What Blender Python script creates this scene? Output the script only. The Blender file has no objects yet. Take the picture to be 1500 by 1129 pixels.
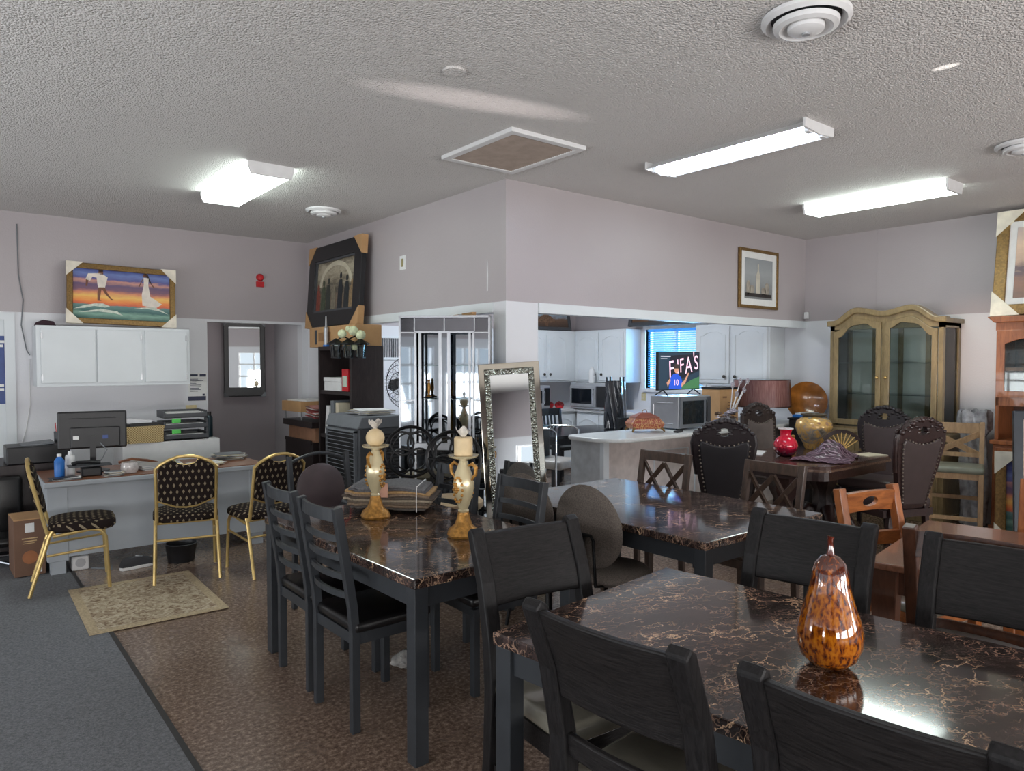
import bpy, bmesh, math, random
from mathutils import Vector, Matrix, Euler
random.seed(7)
PI = math.pi
S = bpy.context.scene
COL = S.collection
R = math.radians

# ------------------------------------------------------------------ mesh builder
class MB:
    def __init__(self):
        self.bm = bmesh.new()
        self.smooth = False
    def _face(self, vs):
        try:
            return self.bm.faces.new(vs)
        except ValueError:
            return None
    def box(self, c, s, rz=0.0, rot=None, bev=0.0, seg=2):
        m = Matrix.Translation(Vector(c))
        if rot is not None:
            m = m @ Euler(rot).to_matrix().to_4x4()
        elif rz:
            m = m @ Matrix.Rotation(rz, 4, 'Z')
        m = m @ Matrix.Diagonal((s[0], s[1], s[2], 1))
        r = bmesh.ops.create_cube(self.bm, size=1.0, matrix=m)
        if bev:
            es = set()
            for v in r['verts']:
                es.update(v.link_edges)
            bmesh.ops.bevel(self.bm, geom=list(es), offset=bev, segments=seg, profile=0.5, affect='EDGES')
        return self
    def bb(self, a, b, **k):
        c = [(a[i] + b[i]) / 2 for i in range(3)]
        s = [abs(b[i] - a[i]) for i in range(3)]
        return self.box(c, s, **k)
    def sweep(self, pts, a, b, side=(1, 0, 0), closed=False):
        pts = [Vector(p) for p in pts]
        s = Vector(side).normalized()
        n = len(pts)
        rings = []
        for i, p in enumerate(pts):
            if closed:
                t = pts[(i + 1) % n] - pts[i - 1]
            else:
                t = pts[min(i + 1, n - 1)] - pts[max(i - 1, 0)]
            t.normalize()
            ss = s - t * s.dot(t)
            ss.normalize()
            nn = t.cross(ss)
            aa = a[i] if isinstance(a, (list, tuple)) else a
            b2 = b[i] if isinstance(b, (list, tuple)) else b
            rings.append([self.bm.verts.new(p + ss * (aa / 2 * u) + nn * (b2 / 2 * v)) for u, v in ((-1, -1), (1, -1), (1, 1), (-1, 1))])
        for i in range(n if closed else n - 1):
            A, B = rings[i], rings[(i + 1) % n]
            for k in range(4):
                self._face((A[k], A[(k + 1) % 4], B[(k + 1) % 4], B[k]))
        if not closed:
            self._face(rings[0][::-1]); self._face(rings[-1])
        return self
    def tube(self, pts, r, seg=8, closed=False):
        pts = [Vector(p) for p in pts]
        n = len(pts)
        rings = []
        prev = None
        for i, p in enumerate(pts):
            if closed:
                t = pts[(i + 1) % n] - pts[i - 1]
            else:
                t = pts[min(i + 1, n - 1)] - pts[max(i - 1, 0)]
            if t.length < 1e-9:
                t = Vector((0, 0, 1))
            t.normalize()
            if prev is None:
                ref = Vector((0, 0, 1)) if abs(t.z) < 0.9 else Vector((1, 0, 0))
                u = ref - t * ref.dot(t)
            else:
                u = prev - t * prev.dot(t)
                if u.length < 1e-6:
                    ref = Vector((1, 0, 0)) if abs(t.x) < .9 else Vector((0, 1, 0))
                    u = ref - t * ref.dot(t)
            u.normalize()
            prev = u
            w = t.cross(u)
            rr = r[i] if isinstance(r, (list, tuple)) else r
            rings.append([self.bm.verts.new(p + (u * math.cos(2 * PI * k / seg) + w * math.sin(2 * PI * k / seg)) * rr) for k in range(seg)])
        for i in range(n if closed else n - 1):
            A, B = rings[i], rings[(i + 1) % n]
            for k in range(seg):
                self._face((A[k], A[(k + 1) % seg], B[(k + 1) % seg], B[k]))
        if not closed:
            self._face(rings[0][::-1]); self._face(rings[-1])
        self.smooth = True
        return self
    def lathe(self, prof, c=(0, 0, 0), seg=24, sx=1.0, sy=1.0, mat=None, wob=None):
        c = Vector(c)
        rings = []
        for (r, z) in prof:
            ring = []
            for k in range(seg):
                an = 2 * PI * k / seg
                rr = r * (wob(an, z) if wob else 1)
                v = Vector((rr * sx * math.cos(an), rr * sy * math.sin(an), z))
                if mat is not None:
                    v = mat @ v
                ring.append(self.bm.verts.new(v + c))
            rings.append(ring)
        for i in range(len(rings) - 1):
            A, B = rings[i], rings[i + 1]
            for k in range(seg):
                self._face((A[k], A[(k + 1) % seg], B[(k + 1) % seg], B[k]))
        self._face(rings[0][::-1]); self._face(rings[-1])
        self.smooth = True
        return self
    def ball(self, c, r, sx=1, sy=1, sz=1, seg=12, mat=None):
        n = max(5, seg // 2)
        prof = [(max(1e-4, math.sin(PI * i / n)) * r, -math.cos(PI * i / n) * r * sz) for i in range(n + 1)]
        return self.lathe(prof, c, seg, sx, sy, mat)
    def prism(self, poly, d, mat=None):
        # poly in local XZ plane, thickness d along local y (centred)
        f, b = [], []
        for (x, z) in poly:
            a, c = Vector((x, -d / 2, z)), Vector((x, d / 2, z))
            if mat is not None:
                a, c = mat @ a, mat @ c
            f.append(self.bm.verts.new(a)); b.append(self.bm.verts.new(c))
        n = len(poly)
        self._face(f); self._face(b[::-1])
        for i in range(n):
            self._face((f[i], b[i], b[(i + 1) % n], f[(i + 1) % n]))
        return self
    def ring(self, outer, inner, d, mat=None):
        # frame between two equal-length outlines in XZ
        n = len(outer)
        L = []
        for poly in (outer, inner):
            for y in (-d / 2, d / 2):
                vs = []
                for (x, z) in poly:
                    v = Vector((x, y, z))
                    if mat is not None:
                        v = mat @ v
                    vs.append(self.bm.verts.new(v))
                L.append(vs)
        of, ob, jf, jb = L
        for i in range(n):
            j = (i + 1) % n
            self._face((of[i], of[j], jf[j], jf[i]))
            self._face((ob[j], ob[i], jb[i], jb[j]))
            self._face((of[j], of[i], ob[i], ob[j]))
            self._face((jf[i], jf[j], jb[j], jb[i]))
        return self
    def quad(self, a, b, c, d):
        self._face([self.bm.verts.new(Vector(p)) for p in (a, b, c, d)])
        return self
    def grid(self, fn, nu, nv, thick=0.0):
        V = [[self.bm.verts.new(Vector(fn(i / nu, j / nv))) for j in range(nv + 1)] for i in range(nu + 1)]
        for i in range(nu):
            for j in range(nv):
                self._face((V[i][j], V[i + 1][j], V[i + 1][j + 1], V[i][j + 1]))
        self.smooth = True
        return self
    def xf(self, m):
        bmesh.ops.transform(self.bm, matrix=m, verts=self.bm.verts[:])
        return self
    def build(self, name, mat, parent=None, smooth=None, bev=0.0, label=None, solid=0.0, sub=0):
        bm = self.bm
        bmesh.ops.recalc_face_normals(bm, faces=bm.faces[:])
        me = bpy.data.meshes.new(name)
        sm = self.smooth if smooth is None else smooth
        if sm:
            for f in bm.faces:
                f.smooth = True
            for e in bm.edges:
                if len(e.link_faces) == 2 and e.calc_face_angle(0) > R(40):
                    e.smooth = False
        bm.to_mesh(me); bm.free()
        me.materials.append(mat)
        o = bpy.data.objects.new(name, me)
        COL.objects.link(o)
        if parent is not None:
            o.parent = parent
        if solid:
            md = o.modifiers.new('solid', 'SOLIDIFY'); md.thickness = solid; md.offset = 0
        if sub:
            md = o.modifiers.new('sub', 'SUBSURF'); md.levels = sub; md.render_levels = sub
        if bev:
            md = o.modifiers.new('edge', 'BEVEL'); md.width = bev; md.segments = 2; md.limit_method = 'ANGLE'
            md.angle_limit = R(40)
        if label:
            o['label'] = label
        return o

def tag(o, label, cat, group=None, kind=None):
    o['label'] = label; o['category'] = cat
    if group: o['group'] = group
    if kind: o['kind'] = kind
    return o
def thing(name, loc, rz, label, cat, group=None):
    o = bpy.data.objects.new(name, None)
    o.empty_display_size = 0.1
    COL.objects.link(o)
    o.location = loc; o.rotation_euler = (0, 0, rz)
    return tag(o, label, cat, group)
def dup(root, loc, rz, label, group=None):
    r = root.copy(); COL.objects.link(r)
    r.location = loc; r.rotation_euler = (root.rotation_euler.x, root.rotation_euler.y, rz)
    r['label'] = label
    if group: r['group'] = group
    def rec(src, dst):
        for ch in src.children:
            c = ch.copy(); COL.objects.link(c); c.parent = dst
            rec(ch, c)
    rec(root, r)
    return r
def struct(o):
    o['kind'] = 'structure'
    return o
def face(dx, dy):
    return math.atan2(dy, dx) - PI / 2      # local +Y looks along (dx, dy)
def lerp(a, b, t):
    return tuple(a[i] + (b[i] - a[i]) * t for i in range(len(a)))
def circ(cx, cz, rx, rz=None, n=32, a0=0, a1=2 * PI, closed=True):
    rz = rx if rz is None else rz
    m = n if closed else n - 1
    return [(cx + rx * math.cos(a0 + (a1 - a0) * i / m), cz + rz * math.sin(a0 + (a1 - a0) * i / m)) for i in range(n)]

# ------------------------------------------------------------------ materials
def srgb(c):
    return tuple(((x / 255) / 12.92 if x / 255 <= 0.04045 else ((x / 255 + 0.055) / 1.055) ** 2.4) for x in c) + (1,)
class NT:
    def __init__(self, name):
        self.m = bpy.data.materials.new(name)
        self.m.use_nodes = True
        self.t = self.m.node_tree
        self.p = self.t.nodes['Principled BSDF']
    def n(self, kind, **kw):
        nd = self.t.nodes.new('ShaderNode' + kind)
        for k, v in kw.items():
            if k in nd.inputs.keys() if isinstance(k, str) else False:
                nd.inputs[k].default_value = v
            else:
                setattr(nd, k, v)
        return nd
    def l(self, a, b):
        self.t.links.new(a, b)
    def coord(self, scale=(1, 1, 1), kind='Object', rot=(0, 0, 0)):
        c = self.n('TexCoord'); mp = self.n('Mapping')
        mp.inputs['Scale'].default_value = scale
        mp.inputs['Rotation'].default_value = rot
        self.l(c.outputs[kind], mp.inputs['Vector'])
        return mp.outputs['Vector']
    def noise(self, vec, scale=5, detail=4, rough=.5, dist=0):
        nd = self.n('TexNoise')
        nd.inputs['Scale'].default_value = scale; nd.inputs['Detail'].default_value = detail
        nd.inputs['Roughness'].default_value = rough; nd.inputs['Distortion'].default_value = dist
        self.l(vec, nd.inputs['Vector'])
        return nd
    def ramp(self, fac, stops, interp='LINEAR'):
        r = self.n('ValToRGB')
        r.color_ramp.interpolation = interp
        el = r.color_ramp.elements
        while len(el) < len(stops): el.new(0.5)
        for e, (p, c) in zip(el, stops):
            e.position = p
            e.color = c if len(c) == 4 else tuple(c) + (1,)
        self.l(fac, r.inputs['Fac'])
        return r.outputs['Color']
    def mix(self, fac, a, b, mode='MIX'):
        m = self.n('Mix', data_type='RGBA', blend_type=mode)
        for sock, v in ((m.inputs[0], fac), (m.inputs[6], a), (m.inputs[7], b)):
            if hasattr(v, 'node'): self.l(v, sock)
            else: sock.default_value = v
        return m.outputs[2]
    def math(self, op, a, b=0.0):
        m = self.n('Math', operation=op)
        for sock, v in ((m.inputs[0], a), (m.inputs[1], b)):
            if hasattr(v, 'node'): self.l(v, sock)
            else: sock.default_value = v
        return m.outputs[0]
    def bump(self, h, strength=.3, dist=.01):
        b = self.n('Bump')
        b.inputs['Strength'].default_value = strength; b.inputs['Distance'].default_value = dist
        self.l(h, b.inputs['Height'])
        self.l(b.outputs['Normal'], self.p.inputs['Normal'])
    def set(self, **kw):
        for k, v in kw.items():
            k = k.replace('_', ' ')
            if hasattr(v, 'node'): self.l(v, self.p.inputs[k])
            else: self.p.inputs[k].default_value = v
        return self
def plain(name, c, rough=.5, metal=0.0, var=.12, vs=12, coat=0.0, spec=.5, bump=0.0, bs=60, **kw):
    k = NT(name)
    v = k.coord()
    n = k.noise(v, vs, 3)
    col = srgb(c)
    dk = tuple(x * (1 - var) for x in col[:3]) + (1,)
    lt = tuple(min(1, x * (1 + var)) for x in col[:3]) + (1,)
    k.set(Base_Color=k.ramp(n.outputs['Fac'], [(.3, dk), (.7, lt)]), Roughness=rough, Metallic=metal, Coat_Weight=coat, Specular_IOR_Level=spec)
    if bump:
        k.bump(k.noise(v, bs, 3).outputs['Fac'], bump, .004)
    for a, b in kw.items():
        k.p.inputs[a.replace('_', ' ')].default_value = b
    return k.m
def wood(name, c1, c2, rough=.4, scale=(2, 2, 22), coat=0.1, bump=.15, nscale=3):
    # grain runs along the axis with the SMALL scale
    k = NT(name)
    v = k.coord(scale)
    n = k.noise(v, nscale, 6, .6, .6)
    k.set(Base_Color=k.ramp(n.outputs['Fac'], [(.3, srgb(c1)), (.7, srgb(c2))]), Roughness=rough, Coat_Weight=coat)
    k.bump(n.outputs['Fac'], bump, .004)
    return k.m
def emit(name, c, s):
    k = NT(name)
    k.set(Base_Color=srgb(c), Emission_Color=srgb(c), Emission_Strength=s)
    return k.m
M = {}
def wall_paint(name, up, lo, zb=None):
    k = NT(name)
    g = k.n('NewGeometry')
    v = g.outputs['Position']
    n = k.noise(v, 1.3, 3)
    cu = k.mix(n.outputs['Fac'], srgb(up), srgb(tuple(x * .95 for x in up)))
    if zb is not None:
        sx = k.n('SeparateXYZ'); k.l(v, sx.inputs[0])
        f = k.math('GREATER_THAN', sx.outputs['Z'], zb)
        cl = k.mix(n.outputs['Fac'], srgb(lo), srgb(tuple(x * .96 for x in lo)))
        cu = k.mix(f, cl, cu)
    k.set(Base_Color=cu, Roughness=.42)
    b = k.noise(v, 70, 3)
    k.bump(b.outputs['Fac'], .22, .006)
    return k.m
M['wall'] = wall_paint('mauve_and_white_paint', (182, 174, 176), (226, 227, 231), 2.13)
M['mauve'] = wall_paint('mauve_paint', (176, 168, 172), None)
M['white_wall'] = wall_paint('white_paint', (232, 232, 236), None)
def mk_ceiling():
    k = NT('popcorn_ceiling')
    v = k.n('NewGeometry').outputs['Position']
    n = k.noise(v, 64, 3, .6)
    vo = k.n('TexVoronoi'); vo.inputs['Scale'].default_value = 88
    k.l(v, vo.inputs['Vector'])
    h = k.math('SUBTRACT', n.outputs['Fac'], k.math('MULTIPLY', vo.outputs['Distance'], .55))
    big = k.noise(v, .8, 2)
    c = k.mix(big.outputs['Fac'], srgb((222, 219, 216)), srgb((212, 208, 205)))
    k.set(Base_Color=c, Roughness=.85)
    k.bump(h, 1.0, .015)
    return k.m
M['ceiling'] = mk_ceiling()
def mk_floor():
    k = NT('speckled_brown_vinyl')
    v = k.n('NewGeometry').outputs['Position']
    a = k.noise(v, 45, 5, .75)
    b = k.noise(v, 2.2, 4)
    c = k.ramp(a.outputs['Fac'], [(.32, srgb((78, 64, 55))), (.5, srgb((124, 104, 90))), (.68, srgb((184, 162, 144)))])
    c2 = k.mix(k.math('MULTIPLY', b.outputs['Fac'], .25), c, srgb((92, 77, 70)))
    k.set(Base_Color=c2, Roughness=k.ramp(b.outputs['Fac'], [(.3, (.18, .18, .18)), (.7, (.30, .30, .30))]), Specular_IOR_Level=.5)
    k.bump(a.outputs['Fac'], .06, .003)
    return k.m
M['floor'] = mk_floor()
M['carpet'] = plain('blue_grey_carpet', (117, 119, 122), .95, var=.28, vs=90, bump=.6, bs=220, spec=.1)
def mk_marble():
    k = NT('dark_veined_marble')
    v = k.coord((1, 1, 1), rot=(0, 0, R(28)))
    sc_ = k.n('VectorMath', operation='MULTIPLY'); k.l(v, sc_.inputs[0]); sc_.inputs[1].default_value = (1.0, 1.9, 1.0)
    w = k.noise(v, 5.0, 5, .65)
    vv = k.n('VectorMath', operation='MULTIPLY_ADD')
    k.l(w.outputs['Color'], vv.inputs[0]); vv.inputs[1].default_value = (.34, .34, .34); k.l(sc_.outputs[0], vv.inputs[2])
    def veins(scale, width):
        vo = k.n('TexVoronoi', feature='DISTANCE_TO_EDGE'); vo.inputs['Scale'].default_value = scale
        k.l(vv.outputs[0], vo.inputs['Vector'])
        return k.ramp(vo.outputs['Distance'], [(0, (1, 1, 1)), (width, (0, 0, 0))])
    def mask(scale, a, b, hi=1.0):
        return k.ramp(k.noise(v, scale, 3).outputs['Fac'], [(a, (0, 0, 0)), (b, (hi, hi, hi))])
    v1 = k.mix(1.0, veins(7.5, .03), mask(6, .46, .60), 'MULTIPLY')
    v2 = k.mix(1.0, veins(15, .05), mask(8, .43, .58, .8), 'MULTIPLY')
    v3 = k.mix(1.0, veins(26, .06), mask(5, .42, .60, .6), 'MULTIPLY')
    base = k.ramp(k.noise(sc_.outputs[0], 7, 6, .7).outputs['Fac'], [(.3, srgb((20, 16, 15))), (.52, srgb((48, 37, 35))), (.72, srgb((88, 70, 66)))])
    c = k.mix(v3, base, srgb((140, 112, 98)))
    c = k.mix(v2, c, srgb((188, 152, 128)))
    c = k.mix(v1, c, srgb((236, 196, 158)))
    k.set(Base_Color=c, Roughness=.12, Specular_IOR_Level=.5, Coat_Weight=.3, Coat_Roughness=.05)
    return k.m
M['marble'] = mk_marble()
M['slate'] = plain('slate_painted_metal', (46, 49, 53), .45, var=.1, spec=.4)
M['slate2'] = plain('charcoal_wood', (44, 44, 47), .45, var=.2, vs=30)
M['black_seat'] = plain('black_vinyl', (20, 19, 20), .3, var=.1, bump=.12, bs=140)
M['dkwood'] = wood('charcoal_brushed_wood', (9, 8, 9), (38, 35, 35), .5, (3, 40, 40), .0, .35, 4)
M['dkwood_z'] = wood('charcoal_brushed_post', (9, 8, 9), (34, 32, 33), .5, (30, 30, 3), .0, .3, 4)
for _n in ('dkwood', 'dkwood_z'): M[_n].node_tree.nodes['Principled BSDF'].inputs['Specular IOR Level'].default_value = .3
M['greyseat'] = plain('grey_vinyl_in_plastic', (128, 124, 112), .12, var=.1, bump=.35, bs=18, coat=.6)
M['xwood'] = wood('walnut_brown_wood', (58, 45, 38), (92, 72, 60), .4, (12, 12, 3), .1, .1)
M['xseat'] = plain('brown_seat_vinyl', (70, 58, 50), .35)
M['ovalfab'] = plain('taupe_tweed', (104, 96, 90), .9, var=.3, vs=160, bump=.5, bs=260, spec=.1)
M['blackmetal'] = plain('black_metal', (20, 20, 22), .35, .6, var=.05)
M['gold'] = plain('brushed_gold_tube', (208, 180, 118), .34, .7, var=.1, vs=20)
def mk_dots():
    k = NT('black_fabric_with_tan_lozenges')
    v = k.coord((1, 1, 1), 'Object')
    sx = k.n('SeparateXYZ'); k.l(v, sx.inputs[0])
    def cells(axis_sock, n, off=0.0):
        a = k.math('ADD', k.math('MULTIPLY', axis_sock, n), off)
        return a
    # rows run along x and along the other direction (y plus z so both seat and back show it)
    yy = k.math('ADD', sx.outputs['Y'], sx.outputs['Z'])
    ry = k.math('MULTIPLY', yy, 26.0)
    row = k.math('FLOOR', ry)
    odd = k.math('MULTIPLY', k.math('MODULO', k.math('ABSOLUTE', row), 2.0), .5)
    rx = k.math('ADD', k.math('MULTIPLY', sx.outputs['X'], 24.0), odd)
    fx = k.math('ABSOLUTE', k.math('SUBTRACT', k.math('FRACT', rx), .5))
    fy = k.math('ABSOLUTE', k.math('SUBTRACT', k.math('FRACT', ry), .5))
    d = k.math('ADD', k.math('MULTIPLY', fx, 1.5), fy)
    f = k.math('LESS_THAN', d, .34)
    c = k.mix(f, srgb((36, 29, 27)), srgb((134, 121, 100)))
    k.set(Base_Color=c, Roughness=.9, Specular_IOR_Level=.1)
    k.bump(k.noise(v, 200, 2).outputs['Fac'], .3, .003)
    return k.m
M['dots'] = mk_dots()
M['desk'] = plain('grey_blue_desk_steel', (166, 172, 178), .45, var=.06, vs=3)
M['desktop'] = wood('worn_wood_laminate', (104, 62, 40), (150, 96, 64), .4, (2, 20, 20))
M['cabwhite'] = plain('white_cabinet_paint', (222, 227, 230), .45, var=.03, vs=3)
M['white'] = plain('white_plastic', (226, 226, 226), .4, var=.04)
M['paper'] = plain('white_paper', (226, 226, 224), .8, var=.05)
M['paper2'] = plain('cream_paper', (206, 196, 172), .8, var=.08)
M['black'] = plain('black_plastic', (24, 24, 27), .4, var=.1)
M['dkgrey'] = plain('dark_grey_plastic', (70, 72, 76), .5, var=.06)
M['midgrey'] = plain('mid_grey_plastic', (112, 116, 121), .5, var=.05)
M['silver'] = plain('silver_plastic', (182, 184, 188), .3, .5, var=.04)
M['chrome'] = plain('chrome', (215, 216, 220), .12, 1.0, var=.02)
M['card'] = plain('cardboard', (186, 146, 102), .8, var=.08, vs=8)
M['card2'] = plain('printed_brown_carton', (112, 82, 64), .6, var=.1, vs=6)
M['espresso'] = wood('espresso_laminate', (30, 23, 24), (50, 40, 40), .45, (14, 14, 3), .05, .06)
M['greymirror'] = plain('grey_mirror_glass', (160, 167, 173), .03, 1.0, var=.02)
M['warmmirror'] = plain('bevelled_warm_mirror', (178, 172, 160), .06, 1.0, var=.04)
M['mirror'] = plain('mirror_glass', (225, 228, 228), .02, 1.0, var=.01)
def mk_glass(name, tint=(235, 242, 240), rough=0.0):
    # thin pane: mostly clear with a glossy reflection
    k = NT(name)
    t = k.t
    tr = k.n('BsdfTransparent'); tr.inputs['Color'].default_value = srgb(tint)
    gl = k.n('BsdfGlossy'); gl.inputs['Roughness'].default_value = .03 + rough
    fr = k.n('Fresnel'); fr.inputs['IOR'].default_value = 1.5
    mx = k.n('MixShader')
    k.l(fr.outputs[0], mx.inputs[0]); k.l(tr.outputs[0], mx.inputs[1]); k.l(gl.outputs[0], mx.inputs[2])
    k.l(mx.outputs[0], t.nodes['Material Output'].inputs['Surface'])
    return k.m
M['glass'] = mk_glass('clear_glass')
M['wrap'] = mk_glass('clear_plastic_wrap', (236, 236, 240), .08)
M['goldframe'] = plain('antique_gold_frame', (128, 100, 58), .38, .55, var=.3, vs=60, bump=.5, bs=120)
M['champagne'] = wood('champagne_gold_wood', (126, 108, 76), (160, 138, 98), .35, (10, 10, 3), .2, .08)
M['oak'] = wood('honey_oak', (132, 74, 38), (184, 112, 60), .35, (10, 10, 3), .2, .08)
M['oakx'] = wood('honey_oak_rail', (132, 74, 38), (184, 112, 60), .35, (3, 14, 14), .2, .08)
M['hutch'] = wood('orange_brown_wood', (122, 68, 36), (166, 100, 56), .35, (10, 10, 2), .2, .08)
M['brown'] = wood('dark_brown_wood', (62, 38, 28), (100, 64, 46), .3, (12, 3, 12), .2, .05)
M['brownx'] = wood('brown_wood_post', (62, 38, 28), (98, 62, 45), .3, (12, 12, 3), .2, .05)
M['t4top'] = wood('satin_brown_tabletop', (118, 78, 60), (146, 102, 80), .22, (3, 14, 14), .3, .03)
M['palewood'] = wood('weathered_oak', (150, 120, 88), (186, 154, 116), .5, (10, 10, 3), .05, .08)
M['greenseat'] = plain('sage_grey_vinyl', (128, 132, 118), .35)
M['carved'] = plain('carved_mahogany', (48, 30, 28), .3, var=.3, vs=30, bump=.4, bs=60, coat=.2)
M['leather'] = plain('dark_brown_leather', (66, 54, 53), .38, var=.1, bump=.12, bs=120)
M['blackleather'] = plain('black_leather', (32, 30, 34), .42, var=.1, bump=.12, bs=120)
M['stud'] = plain('pewter_studs', (150, 140, 128), .3, .9)
M['ornatetop'] = wood('mahogany_tabletop', (58, 38, 34), (86, 62, 54), .2, (3, 14, 14), .3, .03)
M['red'] = plain('red_plastic', (196, 36, 44), .4)
M['blue'] = plain('blue_plastic', (40, 110, 190), .4)
M['navy'] = plain('navy_poster', (40, 66, 130), .4)
M['green'] = plain('green_label', (90, 200, 90), .5)
M['teal'] = plain('dark_teal_steel', (26, 44, 52), .3, .3)
M['cream'] = plain('cream_candle_wax', (214, 190, 148), .5, var=.12, vs=14)
M['ivory'] = plain('ivory_glaze', (208, 194, 156), .22, .25, var=.08, coat=.4)
M['ornate_gold'] = plain('aged_gold_relief', (176, 128, 62), .35, .5, var=.4, vs=50, bump=.9, bs=70)
# ------------------------------------------------------------------ the setting
H = 3.12
WX, WY = 8.26, 8.64            # right wall plane, back (desk) wall plane
CX, CY = 3.62, 4.61            # corner of the kitchen block
FX, FY = -3.6, -3.6            # left and front walls, behind the camera
MB_ = MB
b = MB().bb((FX, FY, -.1), (WX, 10.0, 0)); struct(b.build('floor', M['floor']))
b = MB().bb((FX - .2, FY - .2, H), (WX + .2, 10.0, H + .12)); struct(b.build('ceiling', M['ceiling']))
b = MB().bb((FX, FY, 0), (.76, 7.32, .004)); struct(b.build('floor_carpet', M['carpet']))
b = MB().bb((.76, FY, 0), (.785, 7.32, .005)); struct(b.build('trim_1', plain('dark_carpet_edging', (46, 44, 44), .6)))
# back wall with the alcove opening and a door opening on the left
b = MB()
b.bb((FX, WY, 0), (-.42, WY + .14, H)); b.bb((-.42, WY, 2.05), (.5, WY + .14, H))
b.bb((.5, WY, 0), (2.41, WY + .14, H)); b.bb((2.41, WY, 2.1), (3.54, WY + .14, H)); b.bb((3.54, WY, 0), (WX, WY + .14, H))
struct(b.build('wall_back', M['wall']))
b = MB()
b.bb((2.27, WY + .14, 0), (2.41, 9.72, 2.4)); b.bb((2.41, 9.58, 0), (3.54, 9.72, 2.4)); b.bb((2.27, WY + .14, 2.26), (3.54, 9.58, 2.4))
struct(b.build('wall_alcove', M['mauve']))
b = MB().bb((3.54, WY + .14, 0), (3.66, 9.72, 2.4)); struct(b.build('wall_alcove_right', wall_paint('grey_white_paint', (206, 204, 208), None)))
# right wall with the kitchen window opening
y0, y1, z0, z1 = 6.08, 7.12, 1.25, 2.12
b = MB()
b.bb((WX, FY, 0), (WX + .16, y0, H)); b.bb((WX, y1, 0), (WX + .16, WY + .14, H)); b.bb((WX, y0, 0), (WX + .16, y1, z0)); b.bb((WX, y0, z1), (WX + .16, y1, H))
struct(b.build('wall_right', M['wall']))
# kitchen block: two walls with wide openings, meeting in the corner column
b = MB()
b.bb((CX, CY, 2.05), (CX + .16, WY, H)); b.bb((CX, 7.40, 0), (CX + .16, WY, 2.05)); b.bb((CX, CY, 0), (CX + .16, CY + .17, 2.05))
struct(b.build('wall_center_left', M['wall']))
b = MB()
b.bb((CX + .16, CY, 2.05), (WX, CY + .16, H)); b.bb((CX + .16, CY, 0), (3.965, CY + .16, 2.05))
struct(b.build('wall_center_right', M['wall']))
b = MB().bb((CX - .012, 4.78, 2.045), (CX, 7.40, 2.13)); struct(b.build('trim_2', M['cabwhite']))
b = MB().bb((3.965, CY - .02, 2.045), (WX, CY, 2.13)); struct(b.build('trim_3', M['cabwhite']))
b = MB().bb((.5, WY - .015, 0), (2.41, WY, .1)); struct(b.build('baseboard_back', M['dkgrey']))
b = MB().bb((WX - .015, FY, 0), (WX, CY, .1)); struct(b.build('baseboard_right', M['white']))
# panel joints on the right wall
for i, y in enumerate((3.75, 2.55)):
    b = MB().bb((WX - .004, y, .1), (WX, y + .012, H)); struct(b.build('trim_%d' % (4 + i), M['wall']))
# walls behind the camera, with big shop windows
def window_wall(name, axis):
    b = MB()
    segs = [(FX if axis == 'y' else FY, -2.9), (-.7, -.3), (1.9, 2.3), (4.5, 4.9), (7.0, WX if axis == 'y' else WY)]
    full = (segs[0][0], segs[-1][1])
    for lo, hi in segs:
        if axis == 'y': b.bb((lo, FY - .15, .5), (hi, FY, 1.95))
        else: b.bb((FX - .15, lo, .5), (FX, hi, 1.95))
    for za, zb in ((0, .5), (1.95, H)):
        if axis == 'y': b.bb((full[0], FY - .15, za), (full[1], FY, zb))
        else: b.bb((FX - .15, full[0], za), (FX, full[1], zb))
    struct(b.build(name, M['wall']))
window_wall('wall_front', 'y'); window_wall('wall_left', 'x')
n = 2
for (a, c) in ((-2.9, -.7), (-.3, 1.9), (2.3, 4.5), (4.9, 7.0)):
    for axis in 'yx':
        fr = MB()
        k = 5
        for i in range(k + 1):
            p = a + (c - a) * i / k
            if axis == 'y': fr.bb((p - .02, FY - .09, .5), (p + .02, FY - .04, 1.95))
            else: fr.bb((FX - .09, p - .02, .5), (FX - .04, p + .02, 1.95))
        for i in range(5):
            z = .5 + 1.45 * i / 4
            if axis == 'y': fr.bb((a, FY - .085, z - .02), (c, FY - .045, z + .02))
            else: fr.bb((FX - .085, a, z - .02), (FX - .045, c, z + .02))
        struct(fr.build('window_%d' % n, M['white'])); n += 1
# kitchen window with blinds
w = MB()
for (p, q) in (((WX - .02, y0 - .05, z0 - .05), (WX + .1, y0, z1 + .05)), ((WX - .02, y1, z0 - .05), (WX + .1, y1 + .05, z1 + .05)),
               ((WX - .02, y0, z1), (WX + .1, y1, z1 + .05)), ((WX - .05, y0 - .05, z0 - .05), (WX + .1, y1 + .05, z0)),
               ((WX + .07, 6.58, z0), (WX + .1, 6.62, z1))):
    w.bb(p, q)
win = struct(w.build('window_1', M['white']))
g = MB().bb((WX + .08, y0, z0), (WX + .085, y1, z1)); g.build('pane', M['glass'], win)
s = MB()
for i in range(26):
    z = z0 + .03 + i * (z1 - z0 - .06) / 25
    s.box((WX + .03, (y0 + y1) / 2, z), (.026, y1 - y0 - .03, .002), rot=(0, R(28), 0))
s.bb((WX + .015, y0 + .01, z1 - .03), (WX + .05, y1 - .01, z1))
k = NT('pale_blue_blind_slats')
tl = k.n('BsdfTranslucent'); tl.inputs['Color'].default_value = srgb((150, 205, 240))
mx = k.n('MixShader'); mx.inputs[0].default_value = .6
k.set(Base_Color=srgb((150, 196, 232)), Roughness=.5)
k.l(k.p.outputs[0], mx.inputs[1]); k.l(tl.outputs[0], mx.inputs[2]); k.l(mx.outputs[0], k.t.nodes['Material Output'].inputs['Surface'])
bl = s.build('blind_slats', k.m); bl.parent = win
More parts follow.
